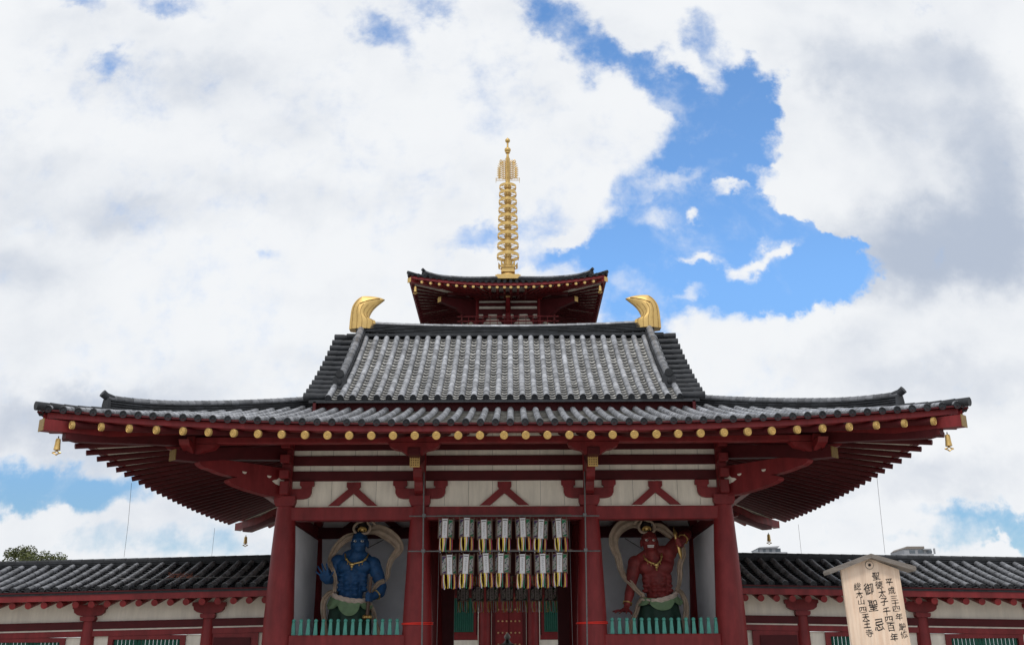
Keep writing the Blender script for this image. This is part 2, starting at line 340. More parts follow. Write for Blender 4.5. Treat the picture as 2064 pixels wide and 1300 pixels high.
def ridge_stack(mb, path, w, h, layers=5, cap=.10, seglen=.33):
    """stacked flat ridge tiles with round cover tiles on top along a path of base points; each tile an island"""
    path = [Vector(p) for p in path]
    def frame(i):
        t = (path[min(i+1, len(path)-1)] - path[max(i-1, 0)]).normalized(); a = t.cross(Vector((0,0,1))).normalized(); return t, a
    for k in range(layers):
        z0 = h*k/layers; z1 = h*(k+.5)/layers; ww = w*(1 - .22*k/layers)
        for i in range(len(path)-1):
            (t0, a0), (t1, a1) = frame(i), frame(i+1); j = random.uniform(-.008, .008)
            p, q = path[i], path[i+1]; U0 = Vector((0,0,z0+.0)); U1 = Vector((0,0,z1))
            w2 = ww/2 + j
            vs = [p-a0*w2+U0, p+a0*w2+U0, q+a1*w2+U0, q-a1*w2+U0, p-a0*w2+U1, p+a0*w2+U1, q+a1*w2+U1, q-a1*w2+U1]
            mb.add(vs, [(0,3,2,1),(4,5,6,7),(0,1,5,4),(1,2,6,5),(2,3,7,6),(3,0,4,7)])
            g = w2 - .055; U2 = Vector((0,0,h*(k+1)/layers))
            vs = [p-a0*g+U1, p+a0*g+U1, q+a1*g+U1, q-a1*g+U1, p-a0*g+U2, p+a0*g+U2, q+a1*g+U2, q-a1*g+U2]
            mb.add(vs, [(0,1,5,4),(1,2,6,5),(2,3,7,6),(3,0,4,7)])
    for i in range(len(path)-1):
        u = Vector((0,0,h+.01)); d = (path[i+1]-path[i])
        mb.cur = 1; mb.tube([path[i]+u-d*.02, path[i]+u, path[i+1]+u], [cap*.94, cap*1.05, cap*.96], 12); mb.cur = 0

class HipRoof:
    """four-sided tiled eave: centre (cx,cy), half sizes, eave height, slope, depth; corners rise"""
    def __init__(s, cx, cy, hx, hy, ze, slope, dmax, rise, span, flare=.2):
        s.__dict__.update(cx=cx, cy=cy, hx=hx, hy=hy, ze=ze, slope=slope, dm=dmax, ri=rise, sp=span, fl=flare)
    def up(s, c): return max(0, 1 - max(c, 0)/s.sp)**2
    def P(s, side):
        H, K = ((s.hx, s.hy) if side in ('front', 'back') else (s.hy, s.hx))
        def f(q, d):
            c = H - abs(q); u = s.up(c); k = max(0, 1 - d/s.dm)
            z = s.ze + s.slope*d - .010*d*(s.dm-d)*(4.5/s.dm) + s.ri*u*k; out = K - d + s.fl*u*k
            if side == 'front': return Vector((s.cx+q, s.cy-out, z))
            if side == 'back': return Vector((s.cx+q, s.cy+out, z))
            if side == 'left': return Vector((s.cx-out, s.cy+q, z))
            return Vector((s.cx+out, s.cy+q, z))
        return f, H
    def tiles(s, mb, spacing, sides=('front', 'left', 'right'), r=.095, seg=.3, pan=True, step=.2, dvis=None):
        for sd in sides:
            f, H = s.P(sd); n = round((2*H - .3)/spacing); rows = [-H+.15 + (2*H-.3)*i/n for i in range(n+1)]
            dm = lambda q: min(dvis or s.dm, H - abs(q) + .05)
            tile_rows(mb, f, rows, dm, r, seg)
            if pan: pan_rows(mb, f, rows, dm, step)
    def under(s, mb, sides=('front', 'left', 'right', 'back'), off=-.06, d0=0, d1=None, n=24):
        d1 = d1 or s.dm
        for sd in sides:
            f, H = s.P(sd); vs = []; fs = []
            for i in range(n+1):
                t = -1 + 2*i/n
                for k in range(7): d = lerp(d0, d1, k/6); vs.append(f(t*(H-d), d) + Vector((0,0,off)))
            mb.add(vs, [(7*i+k, 7*i+7+k, 7*i+8+k, 7*i+1+k) for i in range(n) for k in range(6)])
    def fascia(s, mb, y_in, y_out, z0, z1, sides=('front', 'left', 'right', 'back'), n=28):
        """red eave board following the eave curve; offsets inwards from the tile edge"""
        for sd in sides:
            f, H = s.P(sd); vs = []
            for i in range(n+1):
                t = -1 + 2*i/n
                t = math.copysign(1-(1-abs(t))**1.6, t)
                for d, z in ((y_out, z0), (y_out, z1), (y_in, z1), (y_in, z0)):
                    p = f(t*(H-d), 0); q = f(t*(H-d), d); vs.append(Vector((q.x, q.y, p.z + z)))
            mb.add(vs, [(4*i+a, 4*i+(a+1) % 4, 4*i+4+(a+1) % 4, 4*i+4+a) for i in range(n) for a in range(4)] + [(0,1,2,3), tuple(4*n+a for a in range(4))])

# ------------------------------------------------------------------ ground
g = MB(); g.box(-900, 900, -60, 1600, -.4, 0); tag(g.build('ground', GROUND), 'pale gravel temple court reaching to the horizon', 'ground', kind='structure')

# ------------------------------------------------------------------ the gate
gate = empty('temple_gate', (0, 4.4, 0), 'large red two tiered temple gate with grey tiled roofs and gold ridge ornaments', 'gate')
def GP(name, mb, mat, parent=None, smooth=False): return mb.build(name, mat, parent or gate, smooth)
GX = (-6.3, -2.43, 2.43, 6.3); GY = (0, 4.4, 8.8); CY = 4.4
m = MB(); m.box(-7.6, 7.6, -1.6, 10.4, 0, .98); m.box(-7.9, 7.9, -1.9, 10.7, 0, .5); GP('stone_platform', m, STONE)
for y in GY:
    for x in GX:
        m = MB(); m.lathe([(.40,.98),(.425,1.6),(.425,2.4),(.405,3.2),(.37,4.0),(.335,4.9),(.29,5.7),(.262,6.10),(.262,6.12)], (x,y,0), 28)
        m.lathe([(.50,.98),(.56,1.0),(.56,1.04),(.50,1.08)], (x,y,0), 24)
        col = GP('column', m, RED, smooth=True)
        b = MB(); b.prism([(-.25,6.121),(.25,6.121),(.30,6.23),(.30,6.40),(-.30,6.40),(-.30,6.23)], y-.30, y+.30, lambda p,q,t,x=x: (x+p, t, q)); b.build('capital_block', RED, col)
BAYS = list(zip(GX[:-1], GX[1:]))
def beam_x(name, x0, x1, y0, y1, z0, z1, mat=RED, b=.018):
    m = MB(); m.bbox(x0, x1, y0, y1, z0, z1, b); return GP(name, m, mat)
for y, sgn in ((0, -1), (8.8, 1)):
    for (x0, x1) in BAYS:
        m = MB(); m.box(x0+.1, x1-.1, y-.04, y+.04, 5.9, 8.5); w_ = GP('upper_wall_panel', m, WHITE)
        # thin vertical joints of the plaster boards
        j = MB()
        for k in range(1, int((x1-x0)/.62)): 
            xx = x0 + (x1-x0)*k/int((x1-x0)/.62); j.box(xx-.004, xx+.004, y+sgn*.0405-.003, y+sgn*.0405+.003, 6.12, 8.4)
        j.build('panel_joint', WOODG, w_)
        beam_x('tie_beam', x0+.02, x1-.02, y-.19, y+.19, 5.72, 6.10)
        m = MB(); m.box(x0+.3, x1-.3, y-.15, y+.15, 6.105, 6.125); m.build('ledge_strip', WHITE, gate)
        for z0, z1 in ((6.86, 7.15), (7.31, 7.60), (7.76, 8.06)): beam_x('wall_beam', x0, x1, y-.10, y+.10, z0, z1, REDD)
        # inverted V strut with its bearing block
        xc = .5*(x0+x1)
        pol = [(-.72,6.13),(-.15,6.62),(-.20,6.68),(-.20,6.82),(.20,6.82),(.20,6.68),(.15,6.62),(.72,6.13),(.43,6.13),(0,6.49),(-.43,6.13)]
        m = MB(); m.prism(pol, y-.13, y+.13, lambda p,q,t,xc=xc: (xc+p, t, q)); GP('inverted_strut', m, RED)
    for i, x in enumerate(GX):
        half = [(.08,6.335),(.48,6.335),(.60,6.36),(.68,6.415),(.72,6.50),(.725,6.63)]
        sides = [(1,) , (-1, 1), (-1, 1), (-1,)][i]
        for s_ in sides:
            m = MB(); m.prism(half + [(.08,6.63)], y-.15, y+.15, lambda p,q,t,x=x,s_=s_: (x+s_*p, t, q))
            a_ = GP('bracket_arm', m, RED)
            m = MB(); m.prism([(.43,6.632),(.72,6.632),(.745,6.66),(.725,6.685),(.79,6.72),(.79,6.842),(.385,6.842),(.385,6.72),(.44,6.685)], y-.17, y+.17, lambda p,q,t,x=x,s_=s_: (x+s_*p, t, q))
            m.build('bearing_block', RED, a_)
        m = MB(); m.bbox(x-.15, x+.15, y-.235, y+.235, 6.402, 8.25); GP('wall_post', m, RED)
for y, sgn in ((0, -1), (8.8, 1)):
    for x in (-2.43, 2.43):
        Y = lambda p: y + sgn*p
        # stepped cloud bracket reaching forward
        m = MB(); m.prism([(.2,6.42),(.52,6.42),(.66,6.47),(.74,6.60),(.76,6.70),(1.02,6.72),(1.12,6.78),(1.18,6.90),(1.2,7.0),(1.42,7.02),(1.42,7.22),(.2,7.5)], x-.12, x+.12, lambda p,q,t: (t, Y(p), q)); GP('cloud_bracket', m, RED)
        # sloping tail rafter with gilt end
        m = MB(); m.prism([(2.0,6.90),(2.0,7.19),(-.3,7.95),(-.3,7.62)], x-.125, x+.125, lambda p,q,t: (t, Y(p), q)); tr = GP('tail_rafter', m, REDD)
        e = MB(); e.box(x-.135, x+.135, min(Y(2.0),Y(2.03)), max(Y(2.0),Y(2.03)), 6.885, 7.20); e.cur = 1
        for a in range(4):
            for c in range(4):
                cx_, cz_ = x-.09+.06*a, 6.945+.065*c; k = .021
                if (a+c) % 2: pts = [(cx_-k,cz_),(cx_,cz_-k),(cx_+k,cz_),(cx_,cz_+k)]
                else: pts = [(cx_-.8*k,cz_-.8*k),(cx_+.8*k,cz_-.8*k),(cx_+.8*k,cz_+.8*k),(cx_-.8*k,cz_+.8*k)]
                e.prism(pts, Y(2.02), Y(2.034), lambda p,q,t: (p, t, q))
        e.build('end_plate', [GOLDM, GOLDDK], tr)
        m = MB(); m.bbox(x-.17, x+.17, min(Y(1.78),Y(2.4)), max(Y(1.78),Y(2.4)), 7.15, 7.36); GP('bearing_block', m, REDD)
        m = MB(); m.prism([(-.22,7.20),(.22,7.20),(.36,7.30),(.52,7.33),(.66,7.40),(.70,7.50),(-.70,7.50),(-.66,7.40),(-.52,7.33),(-.36,7.30)], Y(2.05), Y(2.35), lambda p,q,t: (x+p, t, q)); GP('purlin_arm', m, RED)
    # eave purlin
    m = MB(); m.bbox(-8.75, 8.75, y+sgn*2.2-.13, y+sgn*2.2+.13, 7.502, 7.68); GP('eave_purlin', m, RED)
for x, sgn in ((-6.3, -1), (6.3, 1)):
    m = MB(); m.bbox(x+sgn*2.2-.13, x+sgn*2.2+.13, -2.45, 11.25, 7.506, 7.684); GP('eave_purlin', m, RED)
    for y0, y1 in ((0, 4.4), (4.4, 8.8)):
        m = MB(); m.box(x-.04, x+.04, y0+.1, y1-.1, 1.0, 8.4); GP('side_wall_panel', m, WHITE)
        for z0, z1 in ((5.74, 6.08), (6.86, 7.11), (7.31, 7.55), (7.74, 8.0)):
            m = MB(); m.bbox(x-.19, x+.19, y0+.02, y1-.02, z0, z1); GP('side_beam', m, RED)
        m = MB(); m.bbox(x-.12, x+.12, y0+.3, y1-.3, 2.3, 2.6); GP('side_beam', m, RED)
    for yy, sg in ((0, -1), (8.8, 1)):
        for z0, z1 in ((6.86, 7.11), (7.31, 7.55), (7.74, 8.0)):
            m = MB(); m.bbox(x-.14, x+.14, yy+min(sg*.24, sg*.62), yy+max(sg*.24, sg*.62), z0, z1); GP('beam_end', m, RED)
        m = MB(); m.bbox(x-.13, x+.13, yy+min(sg*.24,sg*.5), yy+max(sg*.24,sg*.5), 6.42, 6.80); GP('beam_end', m, RED)
# corner brackets, diagonal
def corner(xs, ys):
    x0, y0 = 6.3*xs, (0 if ys < 0 else 8.8); k = 1/math.sqrt(2)
    F = lambda p, q, t: (x0 + xs*p*k + xs*t*k, y0 + ys*p*k - ys*t*k, q)
    low = [(.1,6.36),(.65,6.36),(1.04,6.405),(1.42,6.465),(1.74,6.53),(1.93,6.59),(1.98,6.64),(1.955,6.69),(1.88,6.72),(1.72,6.765),(2.08,6.785),(2.36,6.83),(2.50,6.87),(2.72,6.90),(2.86,6.96),(2.92,7.03),(2.9,7.12),(1.95,7.20),(.1,7.20)]
    m = MB(); m.prism(low, -.14, .14, F); cb = GP('corner_cloud_bracket', m, RED)
    for s_ in (-1, 1):  # added white pads stand in for openings with pale soffit and sky behind
        o = .1405*s_
        h = MB(); h.prism([(.22,6.70),(.34,6.68),(.50,6.72),(.62,6.79),(.55,6.83),(.46,6.85),(.38,6.93),(.30,6.93),(.22,6.86)], o, o+.004*s_, F); h.build('white_opening_pad', WHITE, cb)
        for tx, tz in ((.72,6.91),(1.52,6.925)):
            h = MB(); h.prism([(tx-.07,tz+.02),(tx-.05,tz-.03),(tx,tz-.045),(tx+.06,tz-.02),(tx+.07,tz+.02)], o, o+.004*s_, F); h.build('small_opening_pad', WHITE, cb)
    m = MB(); m.prism([(3.62,7.0),(3.62,7.27),(3.0,7.40),(.1,7.86),(.1,7.47),(1.9,7.235),(3.0,7.03)], -.15, .15, F); t_ = GP('tail_rafter', m, REDD)
    e = MB(); e.prism([(3.62,6.99),(3.65,6.99),(3.65,7.28),(3.62,7.28)], -.16, .16, F); e.build('end_plate', GOLDSHADE, t_)
    # block and arms under the purlin crossing
    m = MB(); m.prism([(2.9,7.20),(3.35,7.20),(3.4,7.36),(2.85,7.36)], -.2, .2, F); GP('bearing_block', m, REDD)
    px_, py_ = x0 + xs*2.2, y0 + ys*2.2
    for ax in (0, 1):
        pol = [(-.22,7.22),(.22,7.22),(.40,7.31),(.62,7.36),(.74,7.49),(-.74,7.49),(-.62,7.36),(-.40,7.31)]
        m = MB(); m.prism(pol, -.13-.004*ax, .13+.004*ax, (lambda p,q,t: (px_+p, py_+t, q-.003)) if ax == 0 else (lambda p,q,t: (px_+t, py_+p, q))); GP('purlin_arm', m, RED)
    # hip beams
    tip = 7.32
    m = MB(); m.prism([(7.12,7.255),(7.12,7.535),(5.2,7.64),(.1,8.72),(.1,8.40),(3.2,7.75),(5.4,7.34)], -.14, .14, F); hb = GP('hip_beam', m, RED)
    e = MB(); e.prism([(7.12,7.245),(7.14,7.245),(7.14,7.545),(7.12,7.545)], -.148, .148, F); e.build('end_plate', GOLDSHADE, hb)
    m = MB(); m.prism([(6.55,7.14),(6.55,7.28),(6.1,7.33),(3.2,7.74),(.1,8.39),(.1,8.1),(3.1,7.45),(6.2,7.10)], -.12, .12, F); GP('lower_hip_beam', m, REDD)
for a in (-1, 1):
    for b in (-1, 1): corner(a, b)

# lower hipped roof
HR = HipRoof(0, CY, 11.42, 9.15, 7.47, .322, 5.75, .345, 9.12)
m = MB(); HR.tiles(m, .372, ('front', 'left', 'right', 'back'), .084, .30, True, .19)
low_roof = GP('lower_roof', m, [TILE, TILED, PAN], smooth=True)
m = MB(); HR.under(m, off=-.06); m.build('roof_bed', TILED, low_roof)
m = MB(); HR.fascia(m, .34, .10, -.185, -.035); GP('eave_board', m, RED)
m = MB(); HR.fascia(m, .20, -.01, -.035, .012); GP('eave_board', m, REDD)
# soffit boards above the rafters
def raft_z(y, c): return 7.205 + .24*y + .305*max(0, 1 - max(c, 0)/9.12)**2*max(0, 1-y/5.2)
for sd in ('front', 'left', 'right', 'back'):
    f, H = HR.P(sd); vs = []; n = 30; K = HR.hy if sd in ('front', 'back') else HR.hx
    m = MB()
    for i in range(n+1):
        t = -1 + 2*i/n
        for d in (.3, 2.5, 4.9):
            q = t*(H-d); p = f(q, d); vs.append((p.x, p.y, raft_z(d-.2, H-abs(q)) + .075))
    m.add(vs, [(3*i+a, 3*i+a+1, 3*i+a+4, 3*i+a+3) for i in range(n) for a in (0, 1)]); GP('soffit', m, CREAM)
# rafters; fan-shaped towards the corners
front_x = [.03,.57,1.11,1.655,2.19,2.73,3.27,3.82,4.36,4.92,5.5,6.09,6.69,7.32,7.95,8.61,9.28,9.97,10.69]
def inner(q, lim, corner_in, corner_out): return q if abs(q) <= lim else math.copysign(lim + (abs(q)-lim)*(corner_in-lim)/(corner_out-lim), q)
def rafter(sd, q, cap=True, mb=None):
    f, H = HR.P(sd); hin = 6.15 if sd in ('front', 'back') else 4.25
    qi = inner(q, 3.2 if sd in ('front', 'back') else 1.6, hin, H-.72); pts = []
    for d in (.08, 2.0, 3.6, 4.8):
        u = (d-.08)/4.72; s_ = lerp(q, qi, u); p = f(s_, d); b = f(q, .22)
        fl = (HR.fl*HR.up(H-abs(q)))*(1-u)
        pos = {'front': (s_, CY-HR.hy+d-fl), 'back': (s_, CY+HR.hy-d+fl), 'left': (-HR.hx+d-fl, CY+s_), 'right': (HR.hx-d+fl, CY+s_)}[sd]
        pts.append(Vector((pos[0], pos[1], raft_z(d-.22, H-abs(q)))))
    if mb: mb.tube(pts, .078, 12); return
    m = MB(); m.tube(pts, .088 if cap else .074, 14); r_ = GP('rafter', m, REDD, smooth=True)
    if cap:
        t = (pts[0]-pts[1]).normalized(); a = t.cross(Vector((0,0,1))).normalized(); b = a.cross(t)
        c = MB(); prof = [(.101,-.05),(.101,.018),(.092,.024),(.086,.014),(.052,.014),(.046,.024),(.03,.024),(.022,.012),(.0,.012)]
        vs = [pts[0] + t*z + a*(r*math.cos(2*math.pi*j/20)) + b*(r*math.sin(2*math.pi*j/20)) for r, z in prof for j in range(20)]
        c.add(vs, [(i*20+j, i*20+(j+1) % 20, (i+1)*20+(j+1) % 20, (i+1)*20+j) for i in range(len(prof)-1) for j in range(20)])
        for j in range(12):
            aa = 2*math.pi*j/12; o = pts[0] + t*.014 + a*(.069*math.cos(aa)) + b*(.069*math.sin(aa)); c.ball(o, .011, 6, 4)
        c.build('end_cap', GOLDM, r_, True)
for q in front_x:
    for s_ in ((1, -1) if q > .1 else (1,)): rafter('front', q*s_ + (0 if q > .1 else 0))
side_q = [.27,.80,1.34,1.89,2.46,3.05,3.67,4.32,5.0,5.69,6.4,7.11,7.85,8.58]
for sd in ('left', 'right'):
    for q in side_q:
        for s_ in (1, -1): rafter(sd, q*s_, False)
mb = MB()
for q in front_x:
    for s_ in (1, -1): rafter('back', q*s_ + .001, False, mb)
tag(mb.build('rafter', RED, gate, True), kind='stuff')
# hip ridges of the lower roof
def hipline(d, xs, ys, lift=0):
    f, H = HR.P('front' if ys < 0 else 'back'); q = (HR.hx - d)*xs
    p = f(q, d); return Vector((p.x, p.y, p.z + lift))
for xs in (-1, 1):
    for ys in (-1, 1):
        up = lambda d: .02 + .10*max(0, 1-(d-1.1)/1.5)**2
        path = [hipline(d, xs, ys, up(d)) for d in [1.10 + .155*i for i in range(30)]]
        m = MB(); ridge_stack(m, path, .34, .26, 4, .10)
        hr = GP('hip_ridge', m, [TILED, TILE2], smooth=True)
        p0 = path[0]; t = (path[0]-path[1]).normalized(); t.z = 0; t.normalize(); a = t.cross(Vector((0,0,1)))
        e = MB()
        e.prism([(-.19,-.06),(.19,-.06),(.17,.12),(.12,.26),(-.12,.26),(-.17,.12)], -.03, .05, lambda p,q,tt: p0 + a*p + Vector((0,0,q)) + t*tt)
        e.tube([p0 + Vector((0,0,.275)) - t*.2, p0 + Vector((0,0,.32)) + t*.03, p0 + Vector((0,0,.39)) + t*.15], [.095,.10,.105], 14)
        e.build('ridge_end_tile', TILED, hr, True)
        # single line of cover tiles down to the corner
        path = [hipline(d, xs, ys, .05 + .03*max(0, 1-d/.6)) for d in (-.12,.12,.36,.6,.84,1.1)]
        m = MB()
        for i in range(5): m.tube([path[i], path[i+1]], [.112, .098], 14)
        GP('corner_cover_tiles', m, TILED, smooth=True)

# upper gabled roof
UZ, UK = 9.22, .735
def US(sgn):
    def f(s_, d): return Vector((s_, (CY - 4.85 + d) if sgn < 0 else (CY + 4.85 - d), UZ + UK*d - .03*d*(4.85-d)))
    return f
rows = [-5.18 + i*(10.36/29) for i in range(30)]
m = MB()
for sg in (-1, 1):
    f = US(sg); tile_rows(m, f, rows, lambda q: 4.78, .090, .36); pan_rows(m, f, rows, lambda q: 4.78, .205, .075, 7)
up_roof = GP('upper_roof', m, [TILE, TILED, PAN], smooth=True)
m = MB()
for sg in (-1, 1):
    f = US(sg)
    for o0, o1 in ((-.05, -.12),):
        vs = []
        for i in range(9):
            d = 4.85*i/8
            for x, o in ((-5.75,o0),(5.75,o0),(5.75,o1),(-5.75,o1)): vs.append(f(x, d) + Vector((0,0,o)))
        m.add(vs, [(4*i+a, 4*i+(a+1) % 4, 4*i+4+(a+1) % 4, 4*i+4+a) for i in range(8) for a in range(4)] + [(0,1,2,3)])
m.build('roof_bed', TILED, up_roof)
for a_, b_ in ((CY-4.52, CY-4.42), (CY+4.42, CY+4.52)): m = MB(); m.box(-5.70, 5.70, a_, b_, UZ-.40, UZ+.10); GP('upper_eave_board', m, REDD)
m = MB(); m.box(-5.3, 5.3, CY-4.4, CY+4.4, 8.4, 9.15); GP('upper_roof_skirt', m, TILED)
for s_ in (-1, 1):
    m = MB()
    for sg in (-1, 1):
        f = US(sg)
        for i in range(13):
            d = .12 + 4.5*i/12; p = f(0, d)
            mbx = [Vector((s_*x, p.y, p.z + .035)) for x in (5.22, 5.58, 5.60, 5.93)]
            m = MB(); m.tube(mbx, [.100,.097,.108,.114], 14); GP('verge_tile', m, TILED, smooth=True)
    m = MB()
    for sg in (-1, 1):
        f = US(sg); vs = []
        for i in range(9):
            d = 4.85*i/8; p = f(s_*5.62, d); vs += [p + Vector((0,0,-.08)), p + Vector((0,0,-.42)), p + Vector((-s_*.08,0,-.42)), p + Vector((-s_*.08,0,-.08))]
        m.add(vs, [(4*i+a, 4*i+(a+1) % 4, 4*i+4+(a+1) % 4, 4*i+4+a) for i in range(8) for a in range(4)] + [(0,1,2,3)])
    GP('barge_board', m, REDD)
    m = MB(); m.prism([(CY-4.41,8.8),(CY+4.41,8.8),(CY+4.41,9.36),(CY,12.2),(CY-4.41,9.36)], s_*5.3, s_*5.4, lambda p,q,t: (t,p,q)); GP('gable_wall', m, REDD)
    for sg in (-1, 1):   # descending ridges
        f = US(sg); path = [f(s_*5.03, d) + Vector((0,0,.05)) for d in [1.0 + .29*i for i in range(14)]]
        m = MB(); ridge_stack(m, path, .36, .26, 3, .115); dr = GP('descending_ridge', m, [TILED, TILE2], smooth=True)
        p0 = path[0]; y1 = p0.y + (-.06 if sg < 0 else .06)
        e = MB(); e.prism([(-.20,-.12),(.20,-.12),(.22,.0),(.19,.06),(.22,.14),(.20,.24),(.12,.30),(-.12,.30),(-.20,.24),(-.22,.14),(-.19,.06),(-.22,.0)], y1-.05, y1+.05, lambda p,q,t: (p0.x+p, t, p0.z+q))
        e.tube([(p0.x, y1+.2*(-sg), p0.z+.36), (p0.x, y1+.08*sg, p0.z+.36)], [.115,.125], 14)
        e.ball((p0.x, y1+.055*sg, p0.z+.08), (.08,.04,.10), 10, 6)
        e.build('ridge_end_tile', TILED, dr, True)
# main ridge
path = [(x, CY, 12.70 + .16*(abs(x)/5.2)**2) for x in [-5.2 + 10.4*i/31 for i in range(32)]]
m = MB(); ridge_stack(m, path, .52, .33, 6, .10); GP('main_ridge', m, [TILED, TILE], smooth=True)
m = MB(); m.box(-5.5, 5.5, CY-.36, CY+.36, 12.62, 12.72); GP('ridge_base', m, TILED)
# gilt ridge-end ornaments
outer = spline([(-5.46,0,12.95),(-5.445,0,13.35),(-5.40,0,13.75),(-5.29,0,13.99),(-5.13,0,14.15),(-4.98,0,14.2),(-4.68,0,14.19),(-4.43,0,14.15),(-4.29,0,14.10)], 6)
innr = spline([(-4.56,0,12.95),(-4.56,0,13.25),(-4.72,0,13.31),(-4.80,0,13.45),(-4.76,0,13.59),(-4.66,0,13.75),(-4.53,0,13.88),(-4.40,0,13.98),(-4.27,0,14.085)], 6)
for s_ in (-1, 1):
    m = MB(); nO = len(outer); nb = 10; vs = []; 
    cols = []
    for k in range(nb):
        for e_ in (0, 1): cols.append(((k + e_*.95)/nb, .0 if e_ else 0))
    cols.append((1.0, 0)); nc = len(cols)
    for side in (-1, 1):
        for i in range(nO):
            tt = i/(nO-1); th_ = .30*(1-.82*tt**1.5)
            for (u, dep) in cols:
                p = outer[i].lerp(innr[i], u); bulge = th_*(.55 + .45*math.sin(math.pi*min(max(u, .0), 1)))
                vs.append((-s_*p.x, CY + side*(bulge + dep*(1-tt)), p.z))
    fs = []
    for sd_ in (0, 1):
        o = sd_*nO*nc
        fs += [(o+i*nc+j, o+i*nc+j+1, o+(i+1)*nc+j+1, o+(i+1)*nc+j) for i in range(nO-1) for j in range(nc-1)]
    o = nO*nc
    fs += [(i*nc, (i+1)*nc, o+(i+1)*nc, o+i*nc) for i in range(nO-1)] + [(i*nc+nc-1, (i+1)*nc+nc-1, o+(i+1)*nc+nc-1, o+i*nc+nc-1) for i in range(nO-1)]
    fs += [((nO-1)*nc+j, (nO-1)*nc+j+1, o+(nO-1)*nc+j+1, o+(nO-1)*nc+j) for j in range(nc-1)] + [(j, j+1, o+j+1, o+j) for j in range(nc-1)]
    m.add(vs, fs); orn = GP('ridge_ornament', m, GOLDM, smooth=True)
    for k in range(1, nb, 2):
        e = MB(); u = k/nb
        for side in (-1, 1):
            ln = []
            for i in range(nO):
                tt = i/(nO-1)
                if tt > .42 + .5*abs(u-.35): break
                p = outer[i].lerp(innr[i], u - .25*(1-u)*tt*tt); uu = u - .25*(1-u)*tt*tt; ln.append((-s_*p.x, CY + side*(.30*(1-.82*tt**1.5)*(.55+.45*math.sin(math.pi*uu)) + .016), p.z))
            if len(ln) > 2: e.tube(ln, .006, 5)
        e.build('fin_line', GOLDLN, orn)
    # raised rim crossing the fins
    e = MB(); i0 = int(nO*.62)
    for side in (-1, 1): 
        arc = []
        for u in range(9):
            q = u/8; p = outer[int(lerp(nO*.42, nO*.86, q))].lerp(innr[int(lerp(nO*.42, nO*.86, q))], .30 + .12*math.sin(math.pi*q)); arc.append((-s_*p.x, CY + side*(.30*(1-.82*lerp(.42,.86,q)**1.5)*.95 + .014), p.z))
        e.tube(arc, .012, 6)
    e.build('rim', GOLDLN, orn, True)

# interior: guardian niches, passage, mid doorway
for s_ in (-1, 1):
    x0, x1 = sorted((s_*2.43, s_*6.3))
    m = MB(); m.box(x0+.1, x1-.1, 4.36, 4.46, 1.0, 6.85); GP('niche_back_wall', m, WALLGREY)
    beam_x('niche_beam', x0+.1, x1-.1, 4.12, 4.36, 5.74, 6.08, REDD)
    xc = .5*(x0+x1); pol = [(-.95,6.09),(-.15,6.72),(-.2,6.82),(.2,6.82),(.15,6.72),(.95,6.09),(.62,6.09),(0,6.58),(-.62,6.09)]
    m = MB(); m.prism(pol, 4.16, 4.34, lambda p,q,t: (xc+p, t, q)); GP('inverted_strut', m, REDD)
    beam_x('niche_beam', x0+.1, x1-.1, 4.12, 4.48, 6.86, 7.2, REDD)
    xo = s_*6.12; m = MB(); m.box(xo-.03, xo+.03, .38, 4.05, 1.0, 5.66); GP('net_wall', m, WALLGREY)
    xi = s_*2.62; m = MB(); m.box(xi-.03, xi+.03, .38, 4.05, 1.0, 5.66); GP('net_wall', m, WALLGREY)
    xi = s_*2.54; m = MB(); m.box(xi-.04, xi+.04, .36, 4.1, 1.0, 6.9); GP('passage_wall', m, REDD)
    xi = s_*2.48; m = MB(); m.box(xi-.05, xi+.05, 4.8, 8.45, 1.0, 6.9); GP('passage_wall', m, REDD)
    m = MB(); m.box(min(s_*1.66, s_*2.3), max(s_*1.66, s_*2.3), 4.3, 4.5, .98, 6.2); GP('door_jamb', m, REDD)
    m = MB(); m.bbox(min(s_*2.75, s_*5.95), max(s_*2.75, s_*5.95), -.26, .10, 2.20, 2.585); GP('niche_sill', m, RED)
    m = MB(); m.box(min(s_*2.75, s_*5.95), max(s_*2.75, s_*5.95), -.1, .02, 1.0, 2.2); GP('niche_apron', m, REDD)
    m = MB(); m.box(x0+.2, x1-.2, .1, 4.3, 1.0, 1.5); GP('niche_floor', m, STONE)
beam_x('door_lintel', -2.3, 2.3, 4.25, 4.55, 4.55, 5.0, REDD)
m = MB(); m.box(-2.3, 2.3, 4.36, 4.44, 5.0, 6.9); GP('door_transom', m, REDD)
for y in (4.4,):
    beam_x('cross_beam', -6.2, 6.2, y-.2, y+.2, 7.3, 7.6, REDD)
for x in GX:
    m = MB(); m.bbox(x-.15, x+.15, .25, 4.15, 6.86, 7.12); GP('cross_beam', m, REDD)
    m = MB(); m.bbox(x-.15, x+.15, 4.65, 8.55, 6.86, 7.12); GP('cross_beam', m, REDD)
m = MB(); m.box(-6.2, 6.2, .25, 8.55, 8.05, 8.12); GP('ceiling', m, REDD)
# distribution boxes of thin light pipe beside the passage
for s_ in (-1, 1): m = MB(); m.tube([(s_*1.86, -.30, 2.2), (s_*1.84, -.30, 5.74)], .006, 6); GP('thin_conduit', m, STEEL)

